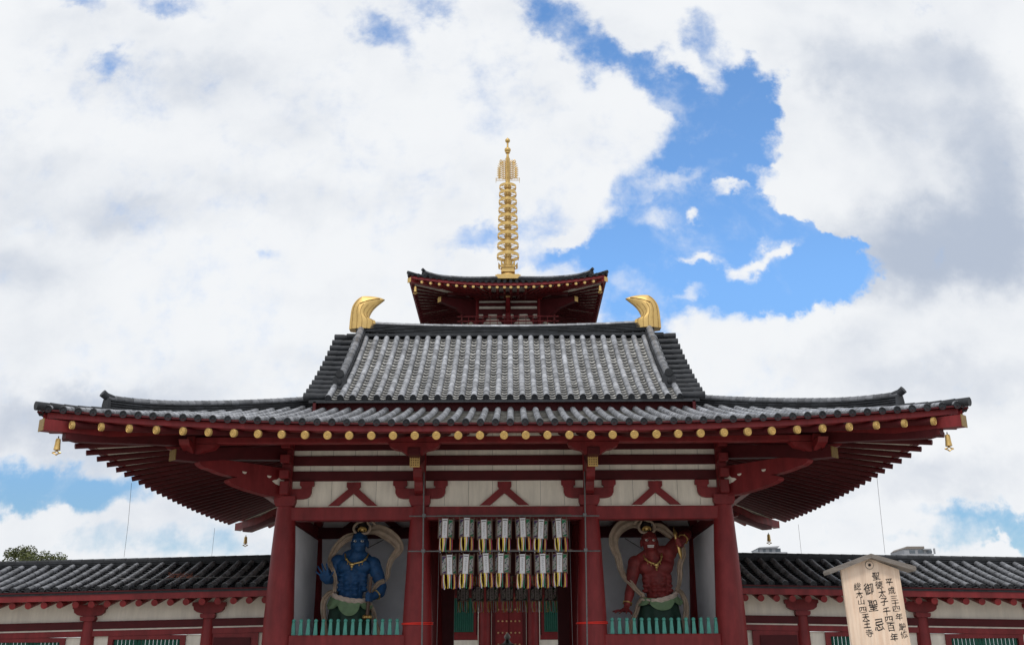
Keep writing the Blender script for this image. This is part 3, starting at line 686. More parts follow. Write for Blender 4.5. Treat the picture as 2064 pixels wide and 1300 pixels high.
# ------------------------------------------------------------------ pagoda
PC = 31.2
pag = empty('pagoda', (0, PC, 0), 'dark red five storied pagoda with tall golden spire rising behind the gate', 'pagoda')
def PP(name, mb, mat, parent=None, smooth=False): return mb.build(name, mat, parent or pag, smooth)
m = MB(); m.box(-5.5, 5.5, PC-5.5, PC+5.5, 0, 2.0); PP('stone_platform', m, STONE)
def pagoda_roof(hw, ze, body, top, detail):
    H = HipRoof(0, PC, hw, hw, ze, .40, hw*.62 if not top else hw-.05, .44, hw*.92, .12)
    m = MB(); H.tiles(m, .36, ('front', 'left', 'right', 'back') if top else ('front', 'left', 'right'), .088, .34, detail, .24); r_ = PP('tiled_roof', m, [TILED, TILED, TILED], smooth=True)
    m = MB(); H.under(m, off=-.05); m.build('roof_bed', TILED, r_)
    m = MB(); H.fascia(m, .30, .05, -.20, -.03); PP('eave_board', m, RED)
    sl = .17
    def rz(d, c): return ze - .31 + sl*d + .42*H.up(c)*max(0, 1-d/(hw*.7))
    m = MB()
    for sd in ('front', 'left', 'right', 'back'):
        f, K = H.P(sd); vs = []; n = 20; dd = hw - body
        for i in range(n+1):
            t = -1 + 2*i/n
            for d in (.15, dd*.5, dd): q = t*(K-d); p = f(q, d); vs.append((p.x, p.y, rz(d, K-abs(q)) + .11))
        m.add(vs, [(3*i+a, 3*i+a+1, 3*i+a+4, 3*i+a+3) for i in range(n) for a in (0, 1)])
    PP('soffit', m, CREAM)
    nr = 22; qs = [(-1 + 2*(i+.5)/nr)*(hw-.25) for i in range(nr)]
    qs = [math.copysign((abs(q)/(hw-.25))**1.08*(hw-.45), q) for q in qs]
    for sd in (('front', 'left', 'right') if detail else ('front',)):
        f, K = H.P(sd)
        for q in qs:
            qi = q*(body/hw)*1.0 if abs(q) > body*.6 else q
            def pos(u):
                d = .12 + u*(hw-body-.1); s_ = lerp(q, qi, u); fl = H.fl*H.up(K-abs(q))*(1-u); z = rz(d, K-abs(q))
                return Vector({'front': (s_, PC-hw+d-fl, z), 'left': (-hw+d-fl, PC+s_, z), 'right': (hw-d+fl, PC+s_, z)}[sd])
            m = MB(); m.tube([pos(0), pos(.5), pos(1)], .075, 8); rf = PP('rafter', m, RED if sd == 'front' else REDD, smooth=True)
            if sd == 'front' and detail:
                c = MB(); a = pos(0); c.lathe([(.088,-.04),(.088,.02),(.07,.03),(.02,.025)], (0,0,0), 12)
                c.v = [(a.x+p[0], a.y-p[2], a.z+p[1]) for p in c.v]; c.build('end_cap', GOLDM, rf, True)
    # hip ridges and corner beams
    for xs in (-1, 1):
        for ys in (-1, 1):
            f, K = H.P('front' if ys < 0 else 'back')
            def hp(d, lift): p = f((hw-d)*xs, d); return Vector((p.x, p.y, p.z+lift))
            if detail:
                path = [hp(d, .02 + .12*max(0, 1-(d-.75)/.9)**2) for d in [.75 + (hw-.95)*i/16 for i in range(17)]]
                m = MB(); ridge_stack(m, path, .28, .22, 3, .095); hr = PP('hip_ridge', m, [TILED, TILE2], smooth=True)
                t = (path[0]-path[1]); t.z = 0; t.normalize(); e = MB(); p0 = path[0]
                e.tube([p0+Vector((0,0,.24))-t*.1, p0+Vector((0,0,.34))+t*.14], [.09,.10], 10); a = t.cross(Vector((0,0,1)))
                e.prism([(-.16,-.05),(.16,-.05),(.12,.24),(-.12,.24)], 0, .06, lambda p,q,tt: p0 + a*p + Vector((0,0,q)) + t*tt); e.build('ridge_end_tile', TILED, hr, True)
                m = MB(); m.tube([hp(-.1,.10), hp(.35,.06), hp(.75,.06)], [.105,.1,.1], 10); PP('corner_cover_tiles', m, TILED, smooth=True)
            k = 1/math.sqrt(2); b0 = body*math.sqrt(2); e0 = hw*math.sqrt(2) + .02
            F = lambda p, q, t, xs=xs, ys=ys: (xs*p*k + xs*t*k, PC + ys*p*k - ys*t*k, q)
            zt = ze + .02
            m = MB(); m.prism([(e0,zt-.02),(e0,zt+.22),(b0,ze+.85),(b0,ze+.45)], -.12, .12, F); hb = PP('hip_beam', m, RED)
            e = MB(); e.prism([(e0,zt-.04),(e0+.03,zt-.04),(e0+.03,zt+.24),(e0,zt+.24)], -.14, .14, F)
            if ys < 0: e.build('end_plate', GOLDM, hb)
            if detail:
                mid = b0 + (e0-b0)*.56
                m = MB(); m.prism([(b0,ze-1.25),(b0+.5,ze-1.2),(b0+1.1,ze-.95),(b0+1.6,ze-.72),(mid,ze-.62),(mid,ze-.36),(b0,ze+.2)], -.12, .12, F); tb = PP('corner_cloud_bracket', m, REDD)
                e = MB(); e.prism([(mid,ze-.64),(mid+.03,ze-.64),(mid+.03,ze-.33),(mid,ze-.33)], -.14, .14, F); e.build('end_plate', GOLDM, tb)
    return H
levels = [(8.0, 7.0, 3.6), (7.4, 11.0, 3.15), (6.85, 15.0, 2.75), (6.3, 18.9, 2.35), (5.68, 22.93, 1.95)]
for i, (hw, ze, bd) in enumerate(levels):
    top = i == 4; pagoda_roof(hw, ze, bd, top, top)
    zb = 2.0 if i == 0 else levels[i-1][1] + .40*levels[i-1][0]*.5
    m = MB(); m.box(-bd, bd, PC-bd, PC+bd, zb, ze+.6); PP('storey_wall', m, WHITE if top else REDD)
    if i not in (0,):
        nb = 2 if top else 3
        for c in range(nb+1):
            x = -bd + 2*bd*c/nb
            m = MB(); m.tube([(x, PC-bd-.02, zb), (x, PC-bd-.02, ze+.4)], .17, 14); PP('column', m, RED, smooth=True)
        if top:
            for z0, z1 in ((23.36,23.8),(23.10,23.25),(22.75,22.95),(22.24,22.55)):
                m = MB(); m.box(-bd-.2, bd+.2, PC-bd-.12, PC-bd+.02, z0, z1); PP('wall_beam', m, REDD)
            m = MB(); m.box(-bd-.1, bd+.1, PC-bd-.07, PC-bd-.002, 21.0, 21.60); PP('wall_beam', m, REDD)
            m = MB(); m.box(-bd-.1, bd+.1, PC-bd-.09, PC-bd-.002, 21.93, 21.99); PP('wall_beam', m, REDD)
            for x in (-1, 1):
                for a_, b_ in ((.33,.67),(1.21,1.52)):
                    m = MB(); c_ = .5*(a_+b_); w_ = .5*(b_-a_); m.prism([(c_-w_,22.24),(c_+w_,22.24),(c_+w_,22.10),(c_+w_*.7,21.99),(c_-w_*.7,21.99),(c_-w_,22.10)], PC-bd-.11, PC-bd-.002, lambda p,q,t,x=x: (x*p, t, q)); PP('bearing_block', m, REDD)
                for a_, b_, c_, d_ in ((.0,.33,.0,.62),(1.55,1.95,1.30,1.95)):
                    m = MB(); m.prism([(a_,21.6),(b_ if a_ == 0 else 1.95,21.6),(d_ if a_ == 0 else 1.95,21.93),(c_,21.93)], PC-bd-.06, PC-bd-.002, lambda p,q,t,x=x: (x*p, t, q)); PP('strut', m, REDD)
            m = MB(); m.prism([(0,22.2),(.9,22.45),(1.5,22.75),(1.5,23.1),(0,23.5)], -.1, .1, lambda p,q,t: (t, PC-bd-p, q)); cb = PP('cloud_bracket', m, RED)
            e = MB(); e.box(-.13, .13, PC-bd-1.53, PC-bd-1.5, 22.78, 23.12); e.build('end_plate', GOLDM, cb)
            m = MB(); m.box(-3.6, 3.6, PC-bd-1.7, PC-bd-1.5, 22.88, 23.05); PP('eave_purlin', m, REDD)
        # balcony rail
        rb = bd + .85; rz0 = zb + (.1 if not top else -.02)
        m = MB(); zr = (21.15 if top else rz0)
        for sx, sy in ((0,-1),(-1,0),(1,0)):
            for h in (.0, .32, .62):
                if sx == 0: m.box(-rb-.25, rb+.25, PC-rb-.04, PC-rb+.04, zr+h, zr+h+.06)
                else: m.box(sx*rb-.04, sx*rb+.04, PC-rb-.25, PC+rb, zr+h+.003, zr+h+.063)
            n = 13
            for c in range(n+1):
                x = -rb + 2*rb*c/n
                if sx == 0: m.box(x-.018, x+.018, PC-rb-.018, PC-rb+.018, zr+.06, zr+.62)
        PP('balcony_rail', m, RED)
# ground storey seen through the gate: studded doors, green lattice windows, white panels
yf = PC - 3.6
for x in (-3.6, -1.29, 1.29, 3.6):
    m = MB(); m.lathe([(.32,2.0),(.32,4.0),(.29,6.0),(.26,7.0)], (x, yf, 0), 20); PP('column', m, RED, smooth=True)
    if abs(x) < 2:
        w_ = MB()
        for e_ in (-.36, .36): w_.box(x+e_-.02, x+e_+.02, yf-.12, yf-.04, 2.0, 5.6)
        PP('white_strip', w_, WHITE)
for s_ in (-1, 1):
    m = MB(); m.box(min(s_*.02, s_*.74), max(s_*.02, s_*.74), yf-.14, yf-.06, 2.0, 5.6); d_ = PP('door', m, RED)
    st = MB()
    for r_ in range(6):
        for c in range(3): st.ball((s_*(.12+.225*c), yf-.15, 2.32+.6*r_+.03), .052, 8, 5)
    st.build('door_studs', STUD, d_, True)
    m = MB(); m.box(min(s_*.74, s_*.92), max(s_*.74, s_*.92), yf-.2, yf-.02, 2.0, 5.8); PP('door_frame', m, REDD)
    a, b = sorted((s_*1.9, s_*3.1))
    w_ = MB(); w_.box(a-.14, b+.14, yf-.06, yf-.01, 3.45, 5.5); wf = PP('window_frame', w_, RED)
    bars = MB()
    for k in range(11): x = a + (b-a)*(k+.5)/11; bars.prism([(-.05,0),(0,-.05),(.05,0),(0,.05)], 3.6, 5.36, lambda p,q,t,x=x: (x+p, yf-.10+q, t))
    bars.build('lattice', GREEN, wf)
    b2 = MB(); b2.box(a, b, yf-.075, yf-.065, 3.6, 5.36); b2.build('window_back', GREEN, wf)
    m = MB(); m.box(min(s_*1.62, s_*3.3), max(s_*1.62, s_*3.3), yf-.09, yf-.015, 3.2, 3.44); PP('rail_beam', m, RED)
    m = MB(); m.box(min(s_*1.62, s_*3.3), max(s_*1.62, s_*3.3), yf-.05, yf-.012, 2.05, 3.19); PP('white_panel', m, WHITE)
# golden spire
sp = empty('spire', (0,0,0)); sp.parent = pag; sp.location = (0,0,0)
def SP(name, mb, mat=GOLD): return mb.build(name, mat, sp, True)
m = MB(); m.box(-.80, .80, PC-.80, PC+.80, 25.05, 25.30); m.box(-.70, .70, PC-.70, PC+.70, 25.30, 25.38)
m.lathe([(.60,25.38),(.55,25.5),(.40,25.62),(.36,25.66)], (0,PC,0), 28); m.box(-.44, .44, PC-.44, PC+.44, 25.66, 25.78); m.box(-.38, .38, PC-.38, PC+.38, 25.78, 25.98); m.box(-.44, .44, PC-.44, PC+.44, 25.98, 26.06); SP('spire_base', m, GOLDM)
m = MB()
for a in range(4):
    an = R(45+90*a)
    for o in (-.24, 0, .24):
        c_, s_ = math.cos(an), math.sin(an); p = Vector((c_*.5 - s_*o, PC + s_*.5 + c_*o, 26.06)); out = Vector((c_, s_, 0)); h = .42 if o == 0 else .28
        m.prism([(-.14,0),(.14,0),(.06,.5),(0,1)], -.015, .015, lambda q,w,t,p=p,out=out,h=h,c_=c_,s_=s_: p + Vector((-s_,c_,0))*q + Vector((0,0,w*h)) + out*(w*.12+t))
SP('lotus_crown', m)
m = MB(); m.lathe([(.20,26.0),(.20,27.0),(.18,29),(.155,32.2),(.12,33.9),(.06,34.3),(.06,35.1)], (0,PC,0), 18); SP('shaft', m, GOLDM)
for k, z in enumerate((32.08,31.56,31.01,30.43,29.83,29.21,28.58,27.89,27.15)):
    z -= .27; ra = lerp(.56, .72, k/8); h = lerp(.165, .215, k/8)
    m = MB(); n = 30; vs = [(r_*math.cos(2*math.pi*j/n), PC + r_*math.sin(2*math.pi*j/n), z+zz) for r_, zz in ((ra-.035,-h/2),(ra,-h/2),(ra+.008,-h/2+.03),(ra,h/2),(ra-.035,h/2)) for j in range(n)]
    m.add(vs, [(i*n+j, i*n+(j+1) % n, ((i+1) % 5)*n+(j+1) % n, ((i+1) % 5)*n+j) for i in range(5) for j in range(n)])
    rg = SP('spire_ring', m)
    e = MB(); e.lathe([(.18,z-.15),(.235,z-.09),(.235,z+.09),(.18,z+.15)], (0,PC,0), 14)
    for a in range(8):
        an = R(22.5+45*a); d = Vector((math.cos(an), math.sin(an), 0)); o = Vector((0,PC,z))
        e.tube([o+d*.2, o+d*(ra*.6)+Vector((0,0,.03)), o+d*(ra-.02)], [.022,.018,.022], 6)
        e.tube([o+d*ra+Vector((0,0,-h/2)), o+d*ra+Vector((0,0,-h/2-.06))], [.012,.03], 6)
    e.build('spokes', GOLDM, rg, True)
m = MB(); rnd = random.Random(4)
for ax in ((1,0), (0,1)):
    D = Vector((ax[0], ax[1], 0)); O = Vector((0, PC, 0))
    for s_ in (-1, 1):
        p = lambda r_, z: O + D*(s_*r_) + Vector((0,0,z))
        for z in (32.30, 32.47): m.tube([p(.1,z), p(.78,z)], .016, 5)
        for k in range(7): m.tube([p(.15+.1*k,32.30), p(.15+.1*k,32.47)], .012, 5)
        m.tube([p(.78,32.5), p(.78,32.12)], [.018,.012], 5)
        env = lambda z: .72 if z < 33.1 else .72 - .24*((z-33.1)/.75)**1.6
        for k in range(9):
            z0 = 32.42 + .145*k; e_ = env(z0+.25)
            m.tube(spline([p(.10, z0), p(.30, z0+.02), p(e_*.72, z0+.13), p(e_, z0+.27)], 3), [.036,.036,.034,.034,.032,.032,.028,.026,.022,.014], 5)
            for r_, dz, q in ((.24,.10,.062),(.44,.16,.07),(.58,.05,.05)):
                if r_ < e_ - .05:
                    c = p(r_, z0+dz); m.tube([c + D*(s_*q*math.cos(t_)) + Vector((0,0,q*math.sin(t_))) for t_ in [R(-30 + 42*w) for w in range(7)]], [.030]*6+[.02], 5)
            if k < 8: c = p(e_*.86, z0+.16); m.tube([c, c + D*(s_*.02) + Vector((0,0,.14))], [.018,.006], 5)
        for k in range(4): c = p(.20+.09*k, 33.72-.02*k*k); m.tube([c, c+D*(s_*.03)+Vector((0,0,.17))], [.02,.006], 5)
        m.tube([p(.13,32.3), p(.13,33.95)], .022, 5)
SP('flame_finial', m, GOLDM)
m = MB(); m.ball((0,PC,34.55), (.215,.215,.19), 18, 10); m.tube([(0,PC,34.33),(0,PC,34.40)], .15, 14); SP('dragon_wheel', m, GOLDM)
m = MB(); m.ball((0,PC,35.26), (.17,.17,.16), 18, 10); m.tube([(0,PC,35.40),(0,PC,35.50)], [.06,.01], 10); SP('sacred_jewel', m, GOLDM)

# ------------------------------------------------------------------ corridors
for s_ in (-1, 1):
    side = 'left' if s_ < 0 else 'right'
    cr = empty('roofed_corridor', (s_*12, 3.8, 0), f'low corridor with grey tiled roof and lattice windows on the {side} side of the gate', 'corridor', 'cloister corridors beside the gate')
    fall = lambda x: -.020*max(0, abs(x)-7.0)      # the eave sinks a little away from the gate
    XA, XB = 6.75, 25.0
    def f(q, d): 
        x = s_*(XA + q); return Vector((x, 1.28 + d, 4.02 + .325*d - .02*d*(3.1-d) + fall(x)))
    def fb(q, d):
        x = s_*(XA + q); p = f(q, d); return Vector((x, 7.6-d, p.z))
    rows = frange(.25, 18.0, .41); m = MB()
    tile_rows(m, f, rows, lambda q: 2.98, .088, .34); pan_rows(m, f, rows, lambda q: 2.98, .22, .05)
    tile_rows(m, fb, rows, lambda q: 2.98, .088, .5, False)
    rr = m.build('tiled_roof', [TILE2, TILED, TILED], cr, True)
    m = MB()
    for fn in (f, fb):
        vs = []
        for q in (0, 18.2):
            for d in (0, 1.0, 2.0, 3.15): vs += [fn(q, d) + Vector((0,0,-.05)), fn(q, d) + Vector((0,0,-.11))]
        m.add(vs, [(2*i, 2*i+2, 8+2*i+2, 8+2*i) for i in range(3)] + [(2*i+1, 2*i+3, 8+2*i+3, 8+2*i+1) for i in range(3)] + [(0,8,9,1)])
    m.build('roof_bed', TILED, rr)
    path = [Vector((s_*(XA-.1+q), 4.44, 4.02+.325*3.1+fall(XA+q)-.02)) for q in frange(0, 18.3, .36)]
    m = MB(); ridge_stack(m, path, .42, .17, 3, .085); m.build('ridge', [TILED, TILED], cr, True)
    def long_box(mb, y0, y1, z0, z1):
        xs = sorted((s_*XA, s_*XB)); vs = []
        for x in xs:
            dz = fall(x); vs += [(x,y0,z0+dz),(x,y1,z0+dz),(x,y1,z1+dz),(x,y0,z1+dz)]
        mb.add(vs, [(0,1,2,3),(4,5,6,7),(0,1,5,4),(1,2,6,5),(2,3,7,6),(3,0,4,7)])
    m = MB(); long_box(m, 1.30, 1.44, 3.74, 3.965); m.build('eave_board', RED, cr)
    m = MB(); long_box(m, 1.24, 1.5, 3.967, 4.0); m.build('eave_strip', REDD, cr)
    for k in range(38):
        x = s_*(7.05 + .462*k); dz = fall(x)
        m = MB(); m.tube([(x, 1.36, 3.63+dz), (x, 2.5, 3.63+dz+.30)], .099, 14); m.build('rafter', RED, cr, True)
    m = MB(); long_box(m, 1.46, 2.5, 3.86, 3.90); 
    m.v = [(x, y, z + (.30 if y > 2 else 0)) for x, y, z in m.v]; m.build('soffit', CREAM, cr)
    m = MB(); long_box(m, 2.28, 2.36, 3.05, 4.25); m.build('frieze_wall', WHITE, cr)
    m = MB(); long_box(m, 2.16, 2.42, 2.97, 3.19); m.build('head_beam', REDD, cr)
    m = MB(); long_box(m, 2.20, 2.24, 2.925, 2.968); m.build('white_line', WHITE, cr)
    m = MB(); long_box(m, 2.17, 2.41, 2.765, 2.922); m.build('lower_beam', RED, cr)
    m = MB(); m.box(min(s_*XA,s_*XB), max(s_*XA,s_*XB), 1.6, 7.2, 0, .6); m.build('stone_base', STONE, cr)
    m = MB(); long_box(m, 2.16, 2.42, 1.0, 1.25); m.build('sill_beam', RED, cr)
    m = MB(); long_box(m, 2.26, 2.34, .6, 1.0); m.build('base_wall', WHITE, cr)
    cols = (8.9, 12.48, 16.06, 19.6, 23.2)
    for ci, cx in enumerate(cols):
        x = s_*cx; dz = fall(x)
        m = MB(); m.lathe([(.21,.6),(.215,1.6),(.205,2.4),(.185,3.2+dz)], (x, 2.29, 0), 18); c_ = m.build('column', RED, cr, True)
        m = MB(); m.prism([(-.19,3.2),(.19,3.2),(.22,3.25),(.22,3.33),(-.22,3.33),(-.22,3.25)], 2.05, 2.5, lambda p,q,t: (x+p, t, q+dz)); m.build('capital_block', RED, c_)
        m = MB(); m.prism([(-.46,3.53),(-.44,3.44),(-.34,3.37),(-.15,3.33),(.15,3.33),(.34,3.37),(.44,3.44),(.46,3.53),(.50,3.56),(.50,3.66),(-.50,3.66),(-.50,3.56)], 2.12, 2.46, lambda p,q,t: (x+p, t, q+dz+.004)); m.build('bracket_arm', RED, c_)
        m = MB(); m.box(x-.12, x+.12, 6.5, 6.8, .6, 4.4); m.build('rear_post', RED, cr)
    # bays: lattice windows between white wall strips; plain doors next to the gate
    bays = [(6.75, 8.9)] + list(zip(cols[:-1], cols[1:]))
    for bi, (a, b) in enumerate(bays):
        dz = fall(.5*(a+b)); x0, x1 = sorted((s_*a, s_*b))
        if bi == 0:
            xi0, xi1 = (x0, x1-.62) if s_ < 0 else (x0+.62, x1)
            m = MB(); m.box(x0+.1, x1-.1, 2.30, 2.34, .6, 2.767+dz); m.build('wall_strip', WHITE, cr)
            m = MB(); m.box(xi0+.0, xi1, 2.2, 2.295, .6, 2.762+dz); m.build('door_frame', RED, cr)
            m = MB(); m.box(xi0+.22, xi1-.22, 2.16, 2.198, .7, 2.627+dz); m.build('door', REDD, cr)
            continue
        h = .5*(a+b)*s_; ww = 1.0
        for u0, u1 in ((x0+.1, h-ww-.15), (h+ww+.15, x1-.1)):
            m = MB(); m.box(u0, u1, 2.28, 2.35, .9, 2.777+dz); m.build('wall_strip', WHITE, cr)
        m = MB()
        m.box(h-ww-.15, h-ww, 2.2, 2.4, 1.2, 2.767+dz); m.box(h+ww, h+ww+.15, 2.2, 2.4, 1.2, 2.767+dz); m.box(h-ww, h+ww, 2.2, 2.4, 2.637+dz, 2.767+dz); m.box(h-ww, h+ww, 2.2, 2.4, 1.2, 1.35)
        wf = m.build('window_frame', RED, cr); bars = MB(); n = 17
        for k in range(n):
            x = h - ww + 2*ww*(k+.5)/n; bars.prism([(-.055,0),(0,-.055),(.055,0),(0,.055)], 1.35, 2.637+dz, lambda p,q,t: (x+p, 2.3+q, t))
        bars.build('lattice', GREEN, wf)

# ------------------------------------------------------------------ picket fences in front of the guardian niches
for s_ in (-1, 1):
    side = 'blue' if s_ < 0 else 'red'
    fn = empty('picket_fence', (s_*4.42, -.08, 2.585), f'row of teal ball topped pickets in front of the {side} guardian statue', 'fence', 'teal picket fences')
    n = 15 if s_ < 0 else 15
    for k in range(n):
        x = s_*4.42 - 1.44 + 2.88*k/(n-1)
        m = MB(); m.prism([(-.058,-.045),(.058,-.045),(.058,.045),(-.058,.045)], 0, 1, lambda p,q,t: (x+p*(1-.40*t), -.08+q*(1-.3*t), 2.585+.345*t)); m.ball((x, -.08, 2.972), (.055,.055,.052), 12, 8); m.tube([(x,-.08,2.92),(x,-.08,2.945)], .040, 10)
        m.build('picket', TEAL, fn)

# ------------------------------------------------------------------ guardian statues (one continuous carved body each)
def fuse(mb, voxel=.02, smooth=4):
    o = mb.build('tmp', RED); md = o.modifiers.new('r', 'REMESH'); md.mode = 'VOXEL'; md.voxel_size = voxel
    ms = o.modifiers.new('s', 'SMOOTH'); ms.factor = .5; ms.iterations = smooth
    dg = bpy.context.evaluated_depsgraph_get(); me = bpy.data.meshes.new_from_object(o.evaluated_get(dg)); old = o.data
    bpy.data.objects.remove(o); bpy.data.meshes.remove(old)
    return me
def limb(mb, pts, rads):
    mb.tube(pts, rads, 14)
    for p, r in zip(pts, rads): mb.ball(p, r, 12, 8)
def finger(mb, *pts, r=.034):
    limb(mb, pts, [r*(1 - .12*i) for i in range(len(pts))])
def ribbon(mb, pts, w, th=.022, face=(0,-1,0), seg=8, folds=3):
    """cloth strip with lengthwise folds"""
    P = spline(pts, 6); n = len(P); ws = w if isinstance(w, (list, tuple)) else [w]*len(pts); vs = []; K = 9; face = Vector(face)
    for i, p in enumerate(P):
        q = i/(n-1)*(len(ws)-1); a = int(min(q, len(ws)-2)); ww = 1.12*lerp(ws[a], ws[a+1], q-a)
        t = (P[min(i+1,n-1)] - P[max(i-1,0)]).normalized(); s_ = t.cross(face)
        if s_.length < .2: s_ = t.cross(Vector((.6,0,.8)))
        s_.normalize(); nn = s_.cross(t).normalized()
        for sd in (1, -1):
            for j in range(K):
                u = (j/(K-1)-.5)*sd; vs.append(p + s_*(u*ww) + nn*(.028*math.sin(u*folds*2*math.pi + i*.12) + sd*th*.5))
    M = 2*K
    mb.add(vs, [(i*M+j, i*M+(j+1) % M, (i+1)*M+(j+1) % M, (i+1)*M+j) for i in range(n-1) for j in range(M)] + [tuple(range(M)), tuple((n-1)*M+j for j in range(M))])
def statue(blue):
    X, Z = (-4.67, 3.76) if blue else (4.63, 3.69)
    st = empty('guardian_statue', (X, 2.2, 1.5), 'muscular blue guardian statue with open raised palm standing in the left niche' if blue else 'muscular red guardian statue baring its teeth with raised fist in the right niche', 'statue', 'guardian statues in the gate niches')
    T = lambda p: (X+p[0], 2.2+p[1], Z+p[2])
    b = MB(); B = lambda c, r: b.ball(T(c), r, 16, 10)
    def Lm(pts, rads): limb(b, [T(p) for p in pts], rads)
    def Fg(*pts, r=.036): finger(b, *[T(p) for p in pts], r=r)
    hx, hz = (.22, 1.60) if blue else (-.22, 1.66)
    cx = .10 if blue else -.07
    B((0,0,-.15), (.42,.30,.32)); B((.01,0,.15), (.385,.27,.36)); B((cx*.5,0,.55), (.46,.33,.46)); B((cx,.02,.92), (.56,.31,.36))
    for s_ in (-1, 1):
        B((cx + s_*.25, -.20, .88), (.27,.15,.20))                         # pectorals
        for k in range(4): B((cx*.4 + s_*.125*(1-.04*k) + .004*k, -.275+.014*abs(k-1.5), .56-.17*k), (.118,.085,.078))   # abdominals
        for k in range(4): B((cx*.6 + s_*(.33+.012*k), -.16, .62-.14*k), (.11,.10,.065))          # ribs and obliques
        Lm([(s_*.24,.0,-.3), (s_*.36,-.05,-1.1), (s_*.40,.05,-1.75), (s_*.42,.05,-2.2)], [.27,.22,.16,.12])
        B((s_*.43,-.12,-2.2), (.12,.26,.06))
    Lm([(cx*.9,0,1.1), (hx*.95,-.08,hz-.25)], [.24,.19])
    # head: skull, brow, cheeks, nose, jaw, ears
    H = lambda dx, dy, dz, r: B((hx+dx, dy, hz+dz), r)
    H(0,-.06,.06,(.245,.28,.285)); H(0,-.15,-.16,(.205,.21,.17)); H(0,-.24,-.24,(.12,.11,.075))
    for s_ in (-1, 1):
        H(s_*.11,-.30,.075,(.115,.06,.042)); H(s_*.135,-.27,-.06,(.075,.07,.06)); H(s_*.25,-.05,-.05,(.035,.07,.13)); H(s_*.055,-.325,-.05,(.04,.035,.03))
    H(0,-.335,-.02,(.042,.06,.095)); H(0,-.32,.10,(.05,.05,.05))
    if blue: H(0,-.325,-.155,(.10,.04,.022)); H(0,-.32,-.195,(.085,.04,.022))
    else: H(0,-.33,-.115,(.12,.04,.025)); H(0,-.33,-.225,(.11,.045,.025))
    if blue:
        B((-.42,0,1.04), (.23,.23,.22)); B((.64,0,.95), (.24,.24,.24)); Lm([(-.15,.02,1.2), (.15,.02,1.34)], [.17,.15]); Lm([(.5,.02,1.06), (.2,.02,1.34)], [.17,.14])
        Lm([(-.44,0,1.02), (-.52,-.04,.80), (-.53,-.02,.60)], [.20,.19,.15]); Lm([(-.53,-.02,.60), (-.58,-.32,.50), (-.64,-.60,.42)], [.15,.155,.10])
        B((-.68,-.66,.54), (.165,.06,.16)); B((-.60,-.69,.47), (.08,.06,.09))
        Fg((-.60,-.66,.66), (-.63,-.69,.80), (-.655,-.68,.92)); Fg((-.69,-.66,.67), (-.75,-.69,.81), (-.79,-.68,.92)); Fg((-.76,-.66,.63), (-.85,-.69,.75), (-.905,-.68,.84)); Fg((-.80,-.66,.56), (-.90,-.69,.64), (-.965,-.68,.70), r=.031)
        Fg((-.57,-.68,.50), (-.485,-.71,.57), (-.435,-.71,.68), r=.04)
        Lm([(.66,0,.95), (.80,.02,.62), (.93,.02,.30)], [.21,.20,.155]); Lm([(.93,.02,.30), (.90,-.14,.12), (.72,-.34,-.03)], [.155,.165,.10])
        B((.63,-.40,-.05), (.13,.10,.12))
        for k in range(4): z = .045-.062*k; Fg((.70,-.42,z), (.64,-.53,z), (.545,-.50,z-.004), (.53,-.43,z-.006), r=.037)
        Fg((.68,-.38,.07), (.60,-.49,.11), (.55,-.50,.06), r=.04)
    else:
        B((-.66,0,1.03), (.24,.24,.23)); B((.36,0,1.32), (.25,.25,.24)); Lm([(-.5,.02,1.15), (-.22,.02,1.36)], [.17,.15]); Lm([(.22,.02,1.36), (-.15,.02,1.38)], [.20,.15]); B((.33,.02,1.08), (.20,.25,.25))
        Lm([(.38,0,1.36), (.66,.02,1.66), (.95,.02,1.90)], [.22,.205,.16]); Lm([(.95,.02,1.90), (.86,-.24,1.78), (.68,-.50,1.62)], [.16,.165,.105])
        B((.60,-.56,1.55), (.12,.11,.13))
        for k in range(4): z = 1.655-.066*k; x = .018*k; Fg((.68+x*.5,-.58,z), (.60+x,-.69,z), (.51+x,-.66,z-.004), (.50+x,-.59,z-.006), r=.038)
        Fg((.66,-.53,1.66), (.57,-.66,1.70), (.52,-.66,1.65), r=.04)
        Lm([(-.68,0,1.03), (-.76,-.02,.70), (-.82,.0,.36)], [.21,.195,.145]); Lm([(-.82,.0,.36), (-.90,-.12,.10), (-1.0,-.24,-.24)], [.145,.15,.095])
        B((-1.06,-.36,-.36), (.13,.17,.075)); Lm([(-1.0,-.24,-.24), (-1.05,-.33,-.34)], [.09,.085])
        Fg((-1.13,-.36,-.37), (-1.30,-.42,-.37), (-1.44,-.44,-.41)); Fg((-1.14,-.44,-.38), (-1.29,-.54,-.40), (-1.40,-.59,-.45)); Fg((-1.09,-.50,-.38), (-1.20,-.63,-.41), (-1.27,-.70,-.47)); Fg((-1.02,-.51,-.38), (-1.06,-.64,-.42), (-1.08,-.71,-.48), r=.032); Fg((-.98,-.36,-.38), (-.90,-.46,-.43), (-.90,-.54,-.49), r=.04)
    me = fuse(b); me.materials.clear(); me.materials.append(BLUE if blue else SKINRED); me.name = 'body'
    me.transform(Matrix.Translation((-X, -2.2, -1.5))); me.polygons.foreach_set('use_smooth', [True]*len(me.polygons))
    bo = bpy.data.objects.new('body', me); C.objects.link(bo); bo.parent = st
    def SB(name, mb, mat, par=None): mb.v = [T(v) for v in mb.v]; return mb.build(name, mat, par or st, True)
    for s_ in (-1, 1):
        m = MB(); m.ball((hx+s_*.105,-.305,hz+.022), (.052,.045,.036), 12, 8); e = SB('eye', m, EYE)
        p = MB(); p.ball((hx+s_*.105+.012,-.345,hz+.02), (.019,.013,.021), 8, 6); SB('pupil', p, INK, e)
    m = MB()
